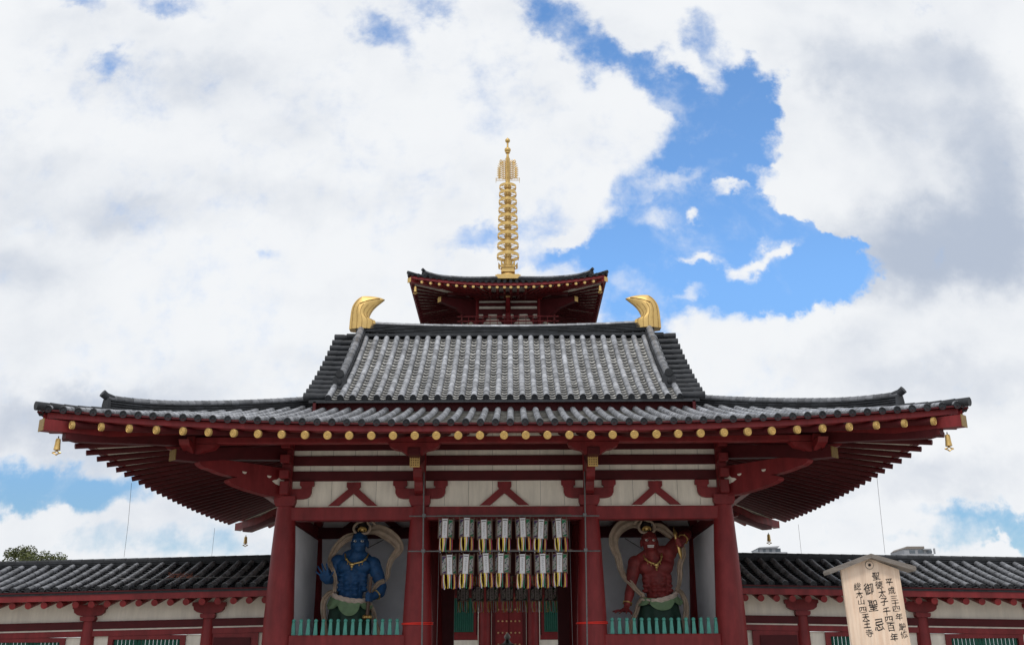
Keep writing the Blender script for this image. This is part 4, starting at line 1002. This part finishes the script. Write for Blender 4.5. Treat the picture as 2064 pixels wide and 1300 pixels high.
    if not blue:
        m.box(hx-.10, hx+.10, -.392, -.33, hz-.163, hz-.138); m.box(hx-.09, hx+.09, -.392, -.33, hz-.205, hz-.178); SB('teeth', m, EYE)
    kx, kz = hx + (.07 if blue else -.07), hz + .33
    m = MB(); m.ball((hx,-.0,hz+.2), (.235,.25,.20), 16, 10); m.ball((kx,.03,kz+.16), (.17,.16,.22), 14, 8); SB('hair', m, HAIR)
    m = MB(); 
    for k in range(9): an = R(-90+22.5*k); m.ball((kx+.115*math.sin(an),-.13-.03*math.cos(an),kz+.035+.085*math.cos(an)), .035, 8, 6)
    m.ball((kx,-.13,kz+.07), (.085,.05,.075), 10, 6)
    for k in range(5): m.ball((kx-.11+.055*k,-.17,kz-.0), .02, 6, 4)
    SB('crown', m, GOLD)
    # looped hair ribbon around the topknot
    m = MB(); sg = 1 if blue else -1
    m.tube(spline([(kx+sg*x, -.14+y, kz+z) for x, y, z in ((.05,.1,.30),(-.14,.02,.27),(-.26,0,.12),(-.20,-.02,-.04),(0,-.05,-.075),(.18,-.03,-.04),(.25,0,.12),(.17,.0,.25),(.16,.02,.34),(.27,.02,.31),(.40,.04,.22))], 6), .040, 8); SB('hair_ribbon', m, SASH)
    # skirt, apron, sash
    m = MB(); n = 64; prof = [(.01,.48),(-.08,.53),(-.34,.60),(-.55,.63),(-.9,.64),(-1.3,.60),(-1.7,.50)]; vs = []
    for z, r in prof:
        for j in range(n):
            a = 2*math.pi*j/n; rr = r*(1 + (.025 + .05*max(0,-z))*math.sin(9*a + z*1.5)*(1 if z < .05 else .3)); sz = ((.02 - .14*max(0,-math.sin(a)) - .09*math.cos(a)) if blue else (.06 - .15*max(0,-math.sin(a)) + .10*math.cos(a)))
            vs.append((rr*math.cos(a), rr*math.sin(a)*.76, z + (sz if z > -.1 else 0)))
    m.add(vs, [(i*n+j, i*n+(j+1) % n, (i+1)*n+(j+1) % n, (i+1)*n+j) for i in range(len(prof)-1) for j in range(n)] + [tuple(range(n))]); SB('skirt', m, SKIRT)
    m = MB(); n = 60; K = 7; vs = []
    for j in range(n+1):
        a = R(-172 + 164*j/n) if blue else R(-168 + 160*j/n); u = j/n
        if blue: bot = -.24 - (.13 if u < .36 else .34 if u < .70 else .17)*abs(math.sin(math.pi*(u/.36 if u < .36 else (u-.36)/.34 if u < .70 else (u-.70)/.30)))**.55; top = .12 - .26*math.sin(u*math.pi*.62)
        else: bot = -.16 - (.09 if u < .3 else .26 if u < .72 else .14)*abs(math.sin(math.pi*(u/.3 if u < .3 else (u-.3)/.42 if u < .72 else (u-.72)/.28)))**.6 + .06*u; top = .02 - .14*math.sin(u*math.pi*.8) + .16*u
        for k in range(K):
            w_ = k/(K-1); z = lerp(top, bot, w_); r = .55 + .12*w_ + .03*math.sin(a*10 + w_*2)*w_ + .03*w_**3
            vs.append((r*math.cos(a), r*math.sin(a)*.78, z))
    m.add(vs, [(j*K+k, j*K+k+1, (j+1)*K+k+1, (j+1)*K+k) for j in range(n) for k in range(K-1)])
    m.add([(x*.975, y*.975, z) for x, y, z in vs], [(j*K+k, j*K+k+1, (j+1)*K+k+1, (j+1)*K+k) for j in range(n) for k in range(K-1)])
    SB('apron', m, APRON)
    m = MB(); pts = []
    for j in range(41):
        a = 2*math.pi*j/40 - math.pi
        zz = (.02 - .14*math.sin(-a)*(1 if a < 0 else 0) - .09*math.cos(a)) if blue else (.06 - .15*math.sin(-a)*(1 if a < 0 else 0) + .10*math.cos(a))
        pts.append((.53*math.cos(a), .42*math.sin(a), zz))
    for o in (0, 2.1, 4.2): m.tube([(p[0]*(1+.045*math.sin(o+j*.9)), p[1]*(1+.045*math.sin(o+j*.9)), p[2]+.038*math.cos(o+j*.9)) for j, p in enumerate(pts)], .050, 8, False)
    SB('sash', m, SASHL)
    m = MB()
    if blue:
        ribbon(m, [(-.45,-.22,.14),(-.62,-.18,.10),(-.77,-.12,-.10),(-.79,-.1,-.4),(-.72,-.1,-.75),(-.68,-.1,-1.2),(-.70,-.05,-1.6)], [.10,.13,.16,.15,.13,.14,.14])
        ribbon(m, [(.60,-.1,-.2),(.72,-.05,-.45),(.80,-.05,-.78),(.92,-.05,-1.12),(.95,-.05,-1.5)], [.10,.12,.12,.12,.12])
        ribbon(m, [(.35,.25,1.98),(.70,.22,2.02),(1.02,.2,1.88),(1.30,.2,1.66),(1.40,.18,1.42),(1.20,.15,1.16),(1.10,.1,.88),(1.08,.06,.62),(.98,-.02,.46)], [.18,.30,.34,.30,.24,.17,.14,.14,.12], folds=2)
        ribbon(m, [(1.02,-.10,.46),(.86,-.22,.38),(.74,-.20,.22),(.72,-.12,.10)], [.12,.13,.12,.08])
        ribbon(m, [(.06,.25,1.86),(-.25,.25,1.76),(-.52,.22,1.50),(-.66,.15,1.20),(-.62,-.25,.95),(-.48,-.45,.72),(-.42,-.42,.50),(-.44,-.32,.28),(-.44,-.26,.14)], [.20,.22,.20,.16,.12,.10,.10,.10,.10], folds=2)
    else:
        ribbon(m, [(-.45,-.2,.05),(-.62,-.16,-.15),(-.72,-.12,-.44),(-.87,-.1,-.75),(-.92,-.1,-1.1),(-.92,-.05,-1.6)], [.10,.12,.14,.12,.12,.14])
        ribbon(m, [(.52,-.15,.22),(.68,-.05,.15),(.80,-.05,-.18),(.78,-.05,-.52),(.70,-.05,-.8),(.72,-.05,-1.3)], [.10,.12,.15,.16,.14,.14])
        ribbon(m, [(-.40,.25,2.20),(-.70,.25,2.28),(-1.04,.22,2.14),(-1.26,.2,1.86),(-1.28,.18,1.55),(-1.17,.15,1.22),(-1.10,.1,.86),(-.98,.0,.58),(-.86,-.16,.44),(-.64,-.26,.16),(-.48,-.24,.05)], [.22,.30,.32,.28,.24,.19,.17,.14,.14,.12,.10], folds=2)
        ribbon(m, [(-.05,.25,2.16),(.18,.25,2.12),(.40,.2,1.94),(.62,.15,1.72)], [.18,.24,.22,.14], folds=2)
        ribbon(m, [(.78,-.02,1.55),(.80,-.05,1.28),(.68,-.08,.95),(.66,-.1,.62),(.60,-.16,.36),(.50,-.24,.22)], [.12,.17,.16,.13,.11,.09])
    SB('scarf', m, SASH)
    # necklace
    m = MB()
    ch = [(-.20,-.12,1.26),(-.13,-.30,1.08),(.06,-.375,.955),(.31,-.36,.99),(.44,-.28,1.08),(.51,-.10,1.26)] if blue else [(-.42,-.12,1.25),(-.38,-.26,1.12),(-.26,-.335,1.02),(-.08,-.37,.97),(.05,-.33,1.06),(.11,-.24,1.2),(.13,-.08,1.36)]
    P = spline(ch, 6); m.tube(P, .026, 6)
    for k in range(2, len(P)-2, 3): m.ball(P[k], .034, 8, 5)
    c0 = Vector(ch[2] if blue else ch[3]); 
    m.ball(c0+Vector((0,-.02,-.03)), (.085,.03,.05), 10, 6); m.ball(c0+Vector((0,-.03,-.10)), (.045,.03,.05), 10, 6); m.ball(c0+Vector((0,-.03,-.18)), .026, 8, 5)
    for k in (-1, 1):
        for q in (1, 2): p = Vector(P[int(len(P)*(.46 + k*.10*q))]); m.tube([p, p+Vector((0,-.012,-.07))], .008, 5); m.ball(p+Vector((0,-.012,-.085)), .022, 8, 5)
    m.ball(P[6], .045, 8, 6); m.ball(P[-7], .045, 8, 6)
    SB('necklace', m, GOLD)
    m = MB()
    def ring(c, ax, r, th=.022):
        ax = Vector(ax).normalized(); a = ax.cross(Vector((0,0,1)) if abs(ax.z) < .9 else Vector((1,0,0))).normalized(); b_ = ax.cross(a)
        m.tube([Vector(c) + a*(r*math.cos(2*math.pi*j/20)) + b_*(r*math.sin(2*math.pi*j/20)) for j in range(21)], th, 6, False)
        for j in range(6): m.ball(Vector(c) + a*((r+.012)*math.cos(2*math.pi*j/6)) + b_*((r+.012)*math.sin(2*math.pi*j/6)), .026, 6, 5)
    if blue: ring((.81,-.25,.045), (.18,.2,.15), .135)
    else: ring((-.975,-.21,-.16), (.10,.12,.34), .12); ring((.77,-.385,1.70), (.18,.26,.16), .135)
    SB('bracelet', m, GOLD)
    m = MB()
    if blue: m.tube([(.45,.05,1.45),(1.05,.25,1.80)], .012, 5)
    else: m.tube([(-.42,.05,1.45),(-.92,.25,1.80)], .012, 5)
    SB('support_rod', m, BRONZE)
    m = MB(); m.box(-1.0, 1.0, -.75, .6, -2.262, -2.24); 
    for k in range(14): m.ball((-.8+.12*k, -.2+.25*math.sin(k*2.3), -2.2), (.22,.2,.12), 8, 5)
    SB('rock_base', m, BRONZE)
    # club held in the fist
    s0 = empty('ritual_club', T((.6,-.45,-.5) if blue else (.56,-.6,1.5)), 'dark brown staff with gold lotus tip in the blue statue\'s lowered fist' if blue else 'gold ritual club gripped in the red statue\'s raised fist', 'staff')
    if blue:
        m = MB(); m.tube([T(p) for p in ((.66,-.44,.55),(.62,-.47,0),(.60,-.50,-.56))], [.045,.05,.055], 12); m.build('shaft', BROWN, s0, True)
        m = MB(); c = Vector(T((.598,-.50,-.62))); m.lathe([(.03,.08),(.06,.05),(.05,.0),(.07,-.03),(.03,-.09)], c, 12)
        for k in range(8): an = R(45*k); m.ball(c+Vector((.105*math.cos(an),.105*math.sin(an),.0)), (.042,.042,.075), 8, 5)
        m.build('lotus_tip', GOLD, s0, True)
    else:
        m = MB(); P = [T(p) for p in ((.47,-.58,2.02),(.50,-.60,1.85),(.53,-.61,1.65),(.585,-.62,1.42),(.62,-.60,1.25),(.655,-.58,1.08))]; m.tube(P, [.014,.058,.05,.05,.06,.014], 8); m.build('shaft', GOLD, s0, True)
        m = MB(); c = Vector(P[1]); m.lathe([(.05,-.05),(.075,-.02),(.07,.02),(.05,.05)], c, 12); m.build('collar', GOLD, s0, True)
statue(True); statue(False)

# ------------------------------------------------------------------ paper lanterns on their racks
def brush(mb, x, y, z, w, h, rnd, n=5):
    """small brush strokes, too far away to be read"""
    for k in range(n):
        if rnd.random() < .6: a = z - h*(k+.5)/n; mb.box(x-w*rnd.uniform(.3,.5), x+w*rnd.uniform(.3,.5), y-.002, y, a-h*.035, a+h*.035)
        else: a = x + w*rnd.uniform(-.35,.35); mb.box(a-w*.06, a+w*.06, y-.002, y, z-h*(k+1)/n, z-h*k/n)
def lantern(back):
    t = empty('paper_lantern', (0,0,0)); rnd = random.Random(11 if back else 5)
    oct_ = [(1.12*math.cos(R(22.5+45*k)), 1.12*math.sin(R(22.5+45*k))) for k in range(8)]
    body_mb = MB(); body_mb.prism([(a*.195, b*.195) for a, b in oct_], -.49, -.02, lambda p,q,w: (p, q, w))
    m = MB()
    for z0, z1 in ((-.02,.0),(-.51,-.49)): m.prism([(a*.21, b*.21) for a, b in oct_], z0, z1, lambda p,q,w: (p, q, w))
    for a, b in oct_: m.box(a*.2-.011, a*.2+.011, b*.2-.011, b*.2+.011, -.53, .05)
    m.build('post_frame', BROWN, t)
    # coloured corners and painted sprigs on the side faces
    for mt, nm, sgs in ((PURPLE, 'purple_corner', -1), (PGREEN, 'green_corner', 1)):
        m = body_mb; m.cur = 1 if sgs < 0 else 2
        for (ca, w0, w1) in ((225, .06, .06), (315, .06, .06)):
            n = Vector((math.cos(R(ca)), math.sin(R(ca)), 0)); tt = Vector((-n.y, n.x, 0)); c = n*.2035
            if (ca == 225) == (sgs < 0): m.prism([(-.065,-.03),(.065,-.03),(.065,-.06),(-.065,-.15)], 0, .002, lambda p,q,w: c + tt*p + Vector((0,0,q)) + n*w); m.prism([(-.065,-.48),(.065,-.48),(.065,-.42),(-.065,-.46)], 0, .002, lambda p,q,w: c + tt*p + Vector((0,0,q)) + n*w)
            else:
                for k in range(15):
                    x0, z0 = rnd.uniform(-.055,.055), -.07-.027*k; q_ = rnd.uniform(.6,1.3); m.cur = 1 if rnd.random() < .3 else 2; m.prism([(x0-.02*q_,z0),(x0+.005,z0-.018*q_),(x0+.022*q_,z0+.01),(x0+.004,z0+.016*q_)], 0, .002, lambda p,q,w: c + tt*p + Vector((0,0,q)) + n*w)
    pb = body_mb.build('paper_body', [DARKPAPER if back else PAPER, PURPLE, PGREEN], t)
    if not back:
        m = MB(); m.bbox(-.072, .072, -.218, -.212, -.505, .0, .001); m.box(-.08, .08, -.225, -.214, -.515, -.495); m.box(-.08, .08, -.225, -.214, -.012, .008); bn = m.build('name_banner', BANNER, t)
        m = MB(); m.box(-.058, .058, -.2205, -.2185, -.05, -.028); 
        for k in range(6): brush(m, 0, -.2185, -.09-.062*k, .062 if k else .075, .046, rnd, 4)
        m.build('lettering', INK, bn)
    else:
        m = MB(); 
        for k in range(4): brush(m, 0, -.2030, -.07-.10*k, .10, .075, rnd, 6)
        m.build('lettering', INK, pb)
    cols = [RY, RW, RR, RG, RP, RO]
    pos = [(-.05,-.20),(-.03,-.195),(-.01,-.195),(.012,-.195),(.034,-.195),(.054,-.19)] + [(-.17,-.07),(-.155,-.09),(-.14,-.11),(.14,-.11),(.155,-.09),(.17,-.07),(-.185,-.03),(.185,-.03)]
    seq = [0,0,1,2,3,4, 4,1,0,5,0,4, 5,2] if not back else [0,1,5,2,3,1, 5,1,0,1,5,3, 1,0]
    for (x, y), c in zip(pos, seq):
        dx, dy, ln = rnd.uniform(-.035,.035), rnd.uniform(-.02,.02), rnd.uniform(.33,.41)
        m = MB(); vs = []
        for i in range(6):
            u = i/5; w = .0095; xx = x + dx*u*u + .006*math.sin(u*5+x*30); yv = y + dy*u; z = -.51 - ln*u
            vs += [(xx-w, yv, z), (xx+w, yv-.003, z), (xx+w, yv+.003, z), (xx-w, yv+.006, z)]
        m.add(vs, [(4*i+a, 4*i+(a+1) % 4, 4*i+4+(a+1) % 4, 4*i+4+a) for i in range(5) for a in range(4)])
        m.build('ribbon', cols[c], t)
    m = MB(); m.tube([(-.1,0,.05),(0,0,.10),(.1,0,.05)], .006, 5); m.tube([(0,0,.10),(0,0,.13)], .006, 5); m.build('cord', INK, t)
    return t
ORD = ['leftmost', 'second', 'third', 'middle', 'third from right', 'second from right', 'rightmost']
pf, pk = lantern(False), lantern(True); used = set()
XS = {0: (150,345,520,705,893,1063,1253), 1: (170,350,525,697,897,1073,1248)}
for back in (False, True):
    proto = pk if back else pf
    for row in (0, 1):
        for k in range(7):
            o = proto if back not in used else copy_tree(proto); used.add(back)
            if not back: o.location = (-1.61 + (XS[row][k]-150)*.002896 - .02, -.62 + .14, 5.665 if row == 0 else 4.70); o.rotation_euler = (R([1,-2,2,0,-1,3,-2][(k+2*row) % 7]), R([1.5,-2,.5,2.5,-1,-2.5,1][(2*k+row) % 7]), R([-9,4,-5,12,-3,6,-14][(k+3*row) % 7])); o.location.z += [.01,-.015,.0,.02,-.01,.012,-.02][(3*k+row) % 7]
            else: o.location = (-1.56 + .525*k, 8.2, 5.42 if row == 0 else 4.50); o.rotation_euler = (0, 0, R([4,-6,2,7,-4,12,-9][(k+2*row) % 7]))
            w = ORD[k] if k in (0, 3, 6) else (ORD[k] if k > 3 else ORD[k] + ' from left')
            tag(o, f'{"dim paper lantern" if back else "white bannered lantern"}, {w} in the {"upper" if row == 0 else "lower"} {"rear" if back else "front"} row', 'lantern', 'dim lanterns hung at the rear of the passage' if back else 'paper lanterns hung in front of the passage')
rk = empty('lantern_rack', (0,-.62,.98), 'grey steel pipe rack standing before the middle columns to carry the lanterns', 'rack')
for s_ in (-1, 1):
    m = MB(); m.tube([(s_*2.22,-.66,.98),(s_*2.25,-.66,3.5),(s_*2.29,-.66,7.0)], .021, 10); p = m.build('upright_pipe', STEEL, rk, True)
    for z in (5.77, 4.80):
        c = MB(); c.bbox(s_*2.26-.05, s_*2.26+.05, -.72, -.58, z-.05, z+.05, .01); c.build('clamp', STEEL, p)
for z in (5.77, 4.80):
    m = MB(); m.tube([(-2.68,-.60,z),(2.68,-.60,z-.015)], .020, 10); m.build('cross_pipe', STEEL, rk, True)
    m = MB(); m.box(-1.9, 1.9, -.50, -.46, z+.0, z+.045); m.build('hanging_bar', BROWN, rk)
m = MB(); m.box(-1.9, 1.9, -.50, -.46, 3.84, 3.88); 
rk2 = empty('rear_hanging_bars', (0, 8.2, 4.6), 'pair of dark bars at the rear of the passage carrying the dim lanterns', 'rack')
for z in (5.55, 4.63):
    m = MB(); m.box(-2.3, 2.3, 8.18, 8.22, z-.005, z+.04); m.build('bar', BROWN, rk2)

# red tape wound round the middle columns
for s_ in (-1, 1):
    m = MB(); n = 40
    for k in range(2): m.tube([(s_*2.43 + .432*math.cos(2*math.pi*j/n), .432*math.sin(2*math.pi*j/n), 2.87 + .028*k + .012*math.sin(2*math.pi*j/n*1+k)) for j in range(n+1)], .016, 6, False)
    tag(m.build('column_tape', TAPE, None, True), f'bright red tape round the red column on the {"left" if s_ < 0 else "right"} of the lanterns', 'tape', 'red tapes on the middle columns')

# ------------------------------------------------------------------ wind bells
def bell(x, y, z, h, label, group):
    b = empty('wind_bell', (x, y, z), label, 'bell', group)
    m = MB(); m.lathe([(.02,0),(.22,-.02),(.27,-.12),(.30,-.45),(.36,-.78),(.37,-.80),(.32,-.80),(.26,-.5),(.02,-.3)], (0,0,0), 16); m.v = [(x+p[0]*h*.62, y+p[1]*h*.62, z+p[2]*h) for p in m.v]; m.build('bell_body', GOLDM, b, True)
    m = MB(); m.tube([(x,y,z+.16*h),(x,y,z-.02*h)], .03*h+.004, 6); m.build('hook', BRONZE, b, True)
    m = MB(); m.tube([(x,y,z-.3*h),(x,y,z-.9*h)], .012, 6)
    o = Vector((x, y, z-1.0*h)); q = .30*h
    for a in range(4): 
        c0, c1 = R(90*a), R(90*a+90); m.tube(spline([o+Vector((q*math.cos(c0),0,q*.55*math.sin(c0))), o+Vector((q*.42*math.cos((c0+c1)/2),0,q*.35*math.sin((c0+c1)/2))), o+Vector((q*math.cos(c1),0,q*.55*math.sin(c1)))], 4), .016, 6)
    m.build('wind_catcher', GOLD, b, True)
for s_, nm in ((-1, 'left'), (1, 'right')):
    bell(s_*11.02, -4.72, 7.13, .36, f'golden wind bell hanging under the near {nm} corner of the gate eave', 'wind bells of the gate eave')
    bell(s_*10.86, 13.36, 6.95, .36, f'small golden wind bell hanging under the far {nm} corner of the gate eave', 'wind bells of the gate eave')
    bell(s_*5.36, 25.75, 22.75, .42, f'golden wind bell hanging under the {nm} front corner of the top pagoda roof', 'wind bells of the pagoda')
# thin lightning cables from the side eaves down to the corridors
for pts, lb in (([(-10.8,-.14,6.82),(-11.6,2.1,6.0),(-12.47,4.4,5.2)], 'thin dark cable slanting from the left eave down to the corridor ridge'), ([(-10.75,8.4,6.65),(-10.78,8.4,5.0),(-10.8,8.3,4.6)], 'faint thin cable dropping from the rear of the left eave'),
                ([(10.8,-.13,6.86),(11.58,2.1,6.0),(12.39,4.4,5.2)], 'thin dark cable slanting from the right eave down to the corridor ridge'), ([(10.78,8.47,6.7),(10.8,8.47,5.0),(10.82,8.4,4.6)], 'faint thin cable dropping from the rear of the right eave')):
    m = MB(); m.tube(pts, .0055, 5); tag(m.build('lightning_cable', STEEL), lb, 'cable')
# cable and withered twigs lying along the left corridor eave
m = MB(); m.tube(spline([(-11.4,1.40,4.26),(-10.2,1.38,4.24),(-9.2,1.36,4.27),(-8.0,1.36,4.29),(-6.95,1.36,4.33)], 5), .009, 5); tag(m.build('roof_cable', STEEL), 'slack grey cable lying along the eave tiles of the left corridor', 'cable')
tw = MB(); rnd = random.Random(3)
for k in range(16):
    a = Vector((-9.75 + rnd.uniform(-.25,.45), 1.36 + rnd.uniform(-.05,.12), 4.26 + rnd.uniform(0,.05))); tw.tube([a, a+Vector((rnd.uniform(-.15,.15), 0, rnd.uniform(-.02,.12))), a+Vector((rnd.uniform(-.28,.28), .02, rnd.uniform(-.02,.16)))], [.012,.009,.004], 5)
tag(tw.build('dry_twigs', material('reddish_dry_twig', (.18,.06,.04), .9)), 'reddish dry twigs caught on the eave tiles of the left corridor', 'twigs')

# ------------------------------------------------------------------ wooden notice board near the camera
sg = empty('notice_board', (3.66, -19.5, 0), 'pale wooden notice board with gabled cap and columns of black brush writing', 'sign')
YF = -19.5
tilt = lambda p, q, t: (3.655 + p + (q-2.56)*-.036, t, q)
m = MB(); m.prism([(-.275,1.25),(.275,1.25),(.275,2.545),(0,2.655),(-.275,2.545)], YF-.022, YF+.022, tilt); board = m.build('board', WOODS, sg)
m = MB()
for s_ in (-1, 1): m.prism([(0,2.648),(0,2.688),(s_*.415,2.556),(s_*.42,2.535),(s_*.41,2.512)], YF-.10-.002*s_, YF+.10, lambda p,q,t: (3.655+p*.99, t, q + p*.03))
m.build('gabled_cap', WOODG, sg)
m = MB(); m.box(3.62, 3.70, YF+.024, YF+.09, 0, 2.5); m.build('post', WOODG, sg)
# round metal crest
def disc(mb, cx, cz, r, y0, y1, n=24): mb.prism([(cx+r*math.cos(2*math.pi*k/n), cz+r*math.sin(2*math.pi*k/n)) for k in range(n)], y0, y1, lambda p,q,t: (p, t, q))
cxx, czz = 3.653, 2.590
m = MB(); disc(m, cxx, czz-.002, .041, YF-.026, YF-.0225); cr_ = m.build('crest', WOODG, sg)
m = MB(); disc(m, cxx, czz-.002, .036, YF-.029, YF-.0262); m.build('crest_face', WOODS, cr_)
m = MB(); disc(m, cxx, czz-.002, .013, YF-.033, YF-.0292); disc(m, cxx-.006, czz+.002, .006, YF-.036, YF-.0333); m.build('crest_boss', INK, cr_)
def glyph(mb, ch, x, z, sx, sz, y):
    cu = bpy.data.curves.new('glyph', 'FONT'); cu.body = ch; cu.size = 1; cu.align_x = 'CENTER'; cu.offset = .008
    o = bpy.data.objects.new('glyph', cu); C.objects.link(o); bpy.context.view_layer.update()
    me = bpy.data.meshes.new_from_object(o.evaluated_get(bpy.context.evaluated_depsgraph_get()))
    vs = [v.co.copy() for v in me.vertices]; fs = [tuple(p.vertices) for p in me.polygons]
    bpy.data.objects.remove(o); bpy.data.curves.remove(cu); bpy.data.meshes.remove(me)
    if not vs: return
    x0, x1 = min(v.x for v in vs), max(v.x for v in vs); y0, y1 = min(v.y for v in vs), max(v.y for v in vs); h = max(x1-x0, y1-y0, .3)
    out = []; ph = random.uniform(0, 6)
    for v in vs:
        a = (v.x-(x0+x1)/2)/h*sx; b = (v.y-(y0+y1)/2)/h*sz + a*.10; a += .035*sx*math.sin(7*v.y+ph); b += .03*sz*math.sin(8*v.x+ph*2); a -= .034*b
        out.append((x+a, y, z+b))
    n = len(out); mb.add(out, fs)
txt = MB(); CS = [('平成三十四年厳修', [(900,520),(915,625),(937,722),(945,785),(950,852),(970,950),(995,1075),(1005,1170)], 88, 92), ('聖徳太子千四百年', [(745,445),(770,555),(795,660),(810,765),(825,885),(840,985),(855,1080),(880,1200)], 95, 104),
    ('御聖忌', [(635,605),(668,815),(715,1048)], 118, 150), ('総本山四天王寺', [(500,575),(515,680),(525,765),(535,865),(560,958),(568,1040),(585,1150)], 88, 98)]
for s_, pos, sx, sz in CS:
    for ch, (a, b) in zip(s_, pos):
        k = .55 if ch in '十三山四' else 1
        glyph(txt, ch, 3.385 + (a-330)*.00077, 2.555 - (b-350)*.000737, sx*.00077, sz*.000737*k**.5, YF-.0235)
txt.build('lettering', INK, sg)

# ------------------------------------------------------------------ bronze lantern in the court between gate and pagoda
bl = empty('bronze_lantern', (0, 12.6, 0), 'top of a black bronze lantern with pale flame jewel seen through the passage', 'lantern')
m = MB(); m.lathe([(.5,0),(.5,.3),(.35,.45),(.16,.5),(.14,1.5),(.2,1.6),(.36,1.75),(.36,1.85),(.25,1.87)], (0,12.6,0), 16); m.build('pedestal', BRONZE, bl, True)
m = MB(); m.lathe([(.24,1.87),(.24,2.45),(.26,2.47)], (0,12.6,0), 6); m.build('fire_box', BRONZE, bl)
m = MB(); 
for k in range(6):
    a0, a1 = R(60*k), R(60*k+60); vs = []
    for r_, z, l in ((.40,2.57,.05),(.28,2.60,.01),(.16,2.68,0),(.07,2.80,0)):
        for j in range(5):
            u = j/4; a = a0 + (a1-a0)*u; e_ = abs(u-.5)*2; vs.append((r_*math.cos(a)*(1+.0*e_), 12.6+r_*math.sin(a), z + l*e_**2))
    m.add(vs, [(i*5+j, i*5+j+1, (i+1)*5+j+1, (i+1)*5+j) for i in range(3) for j in range(4)])
m.lathe([(.36,2.55),(.34,2.57)], (0,12.6,0), 24); m.build('roof', BRONZE, bl, True)
m = MB(); m.lathe([(.05,2.79),(.10,2.83),(.13,2.89),(.10,2.96),(.04,3.03),(.0,3.08)], (0,12.6,0), 14); m.build('jewel', STONE, bl, True)

# ------------------------------------------------------------------ tree beyond the corridor
def tree(x, y, h, rad, n, seed, label):
    rnd = random.Random(seed); t = empty('broadleaf_tree', (x, y, 0), label, 'tree')
    m = MB(); m.tube([(x,y,0),(x+.1,y,h*.3),(x-.1,y,h*.62)], [.34,.26,.14], 10); tips = []
    for k in range(11):
        a = 2.4*k; r_ = rad*rnd.uniform(.5,.95); z0 = h*rnd.uniform(.35,.6); e = Vector((x+r_*math.cos(a), y+r_*math.sin(a), z0 + h*rnd.uniform(.18,.36))); m.tube([(x,y,z0), Vector((x,y,z0)).lerp(e,.5)+Vector((0,0,.3)), e], [.10,.06,.025], 6); tips.append(e)
    m.build('trunk', BARK, t, True)
    tips += [Vector((x+rnd.uniform(-.6,.6)*rad, y+rnd.uniform(-.6,.6)*rad, h*rnd.uniform(.62,.92))) for _ in range(20)]
    tips += [Vector((x+dx, y, h-dz)) for dx, dz in ((-.8,.55),(0,.42),(.6,.45),(2.1,.85),(3.3,1.02))]
    vs = []; fs = []
    for i in range(n):
        c = rnd.choice(tips); d = Vector((rnd.gauss(0,1), rnd.gauss(0,1), rnd.gauss(0,.7))); d = d.normalized()*(.72*rnd.random()**.4); p = c + d
        a = Vector((rnd.gauss(0,1), rnd.gauss(0,1), rnd.gauss(0,.6))).normalized(); b = a.cross(Vector((rnd.gauss(0,1),rnd.gauss(0,1),rnd.gauss(0,1)))).normalized(); s_ = rnd.uniform(.07,.14)
        o = len(vs); vs += [p-a*s_, p+b*s_*.5, p+a*s_, p-b*s_*.5]; fs.append((o,o+1,o+2,o+3))
    m = MB(); m.add(vs, fs); m.build('crown', LEAF, t)
tree(-42.2, 60, 11.8, 3.4, 14000, 5, 'green tree top showing above the left corridor roof')

# ------------------------------------------------------------------ distant apartment buildings
def tower(x0, x1, y, top, label, kind):
    t = empty('apartment_building', (.5*(x0+x1), y+8, 0), label, 'building', 'distant tower blocks above the right corridor')
    w = x1-x0; m = MB()
    if kind == 0:
        m.box(x0, x1, y, y+14, 0, top-2.4); wl = m.build('wall', CONC, t)
        m = MB(); m.box(x0-.4, x1+.4, y-.8, y+14.6, top-2.4, top-1.9); m.box(x0+.6, x1-.6, y, y+13, top-3.6, top-3.3); m.build('flat_roof', CONC, t)
        m = MB(); m.box(x0+1.4, x1-1.2, y+1, y+10, top-1.9, top-.55); m.build('roof_house', GLASS, t)
        m = MB(); m.prism([(x0+1.2,top-.55),(x1-2.3,top-.55),(x1-1.6,top+.1),(x0+1.7,top-.25)], y+.2, y+11, lambda p,q,tt: (p,tt,q)); m.build('slanted_roof', CONC, t)
        f = MB(); [f.box(x0+1.8+2*k, x0+2.9+2*k, y+.94, y+.99, top-1.75, top-.75) for k in range(3)]; f.build('window', CONC, t)
    else:
        m.box(x0, x1, y, y+14, 0, top-2.6); m.box(x0+1.2, x1-.3, y+.6, y+13, top-2.6, top-.9); m.build('wall', CONC, t)
        m = MB(); m.prism([(x0+1.0,top-.95),(x0+7.6,top-.95),(x0+7.6,top-.2),(x0+2.1,top-.2)], y+.3, y+12, lambda p,q,tt: (p,tt,q)); m.build('slanted_roof', WOODG, t)
        m = MB(); m.box(x0+7.0, x1-1.2, y-.5, y+5, top-1.4, top-1.1); m.box(x0+10.3, x0+10.7, y-.4, y+.2, top-2.6, top-.9); m.build('balcony', CONC, t)
        for k in range(3):
            f = MB(); f.box(x0+2.8+2.7*k, x0+4.6+2.7*k, y+.5, y+.58, top-2.3, top-1.4); f.build('window', GLASS, t)
    for fl in range(1, 9):
        z = top-3.4-3.2*fl
        for k in range(4):
            f = MB(); f.box(x0+.9+k*w/4, x0+.9+(k+.55)*w/4, y-.06, y+.02, z, z+1.6); f.build('window', GLASS, t)
tower(77.0, 86.8, 300, 38.6, 'pale grey tower block with flat layered roof just right of the gate', 0)
tower(123.6, 133.8, 300, 38.6, 'pale grey tower block with slanted roof behind the notice board', 1)
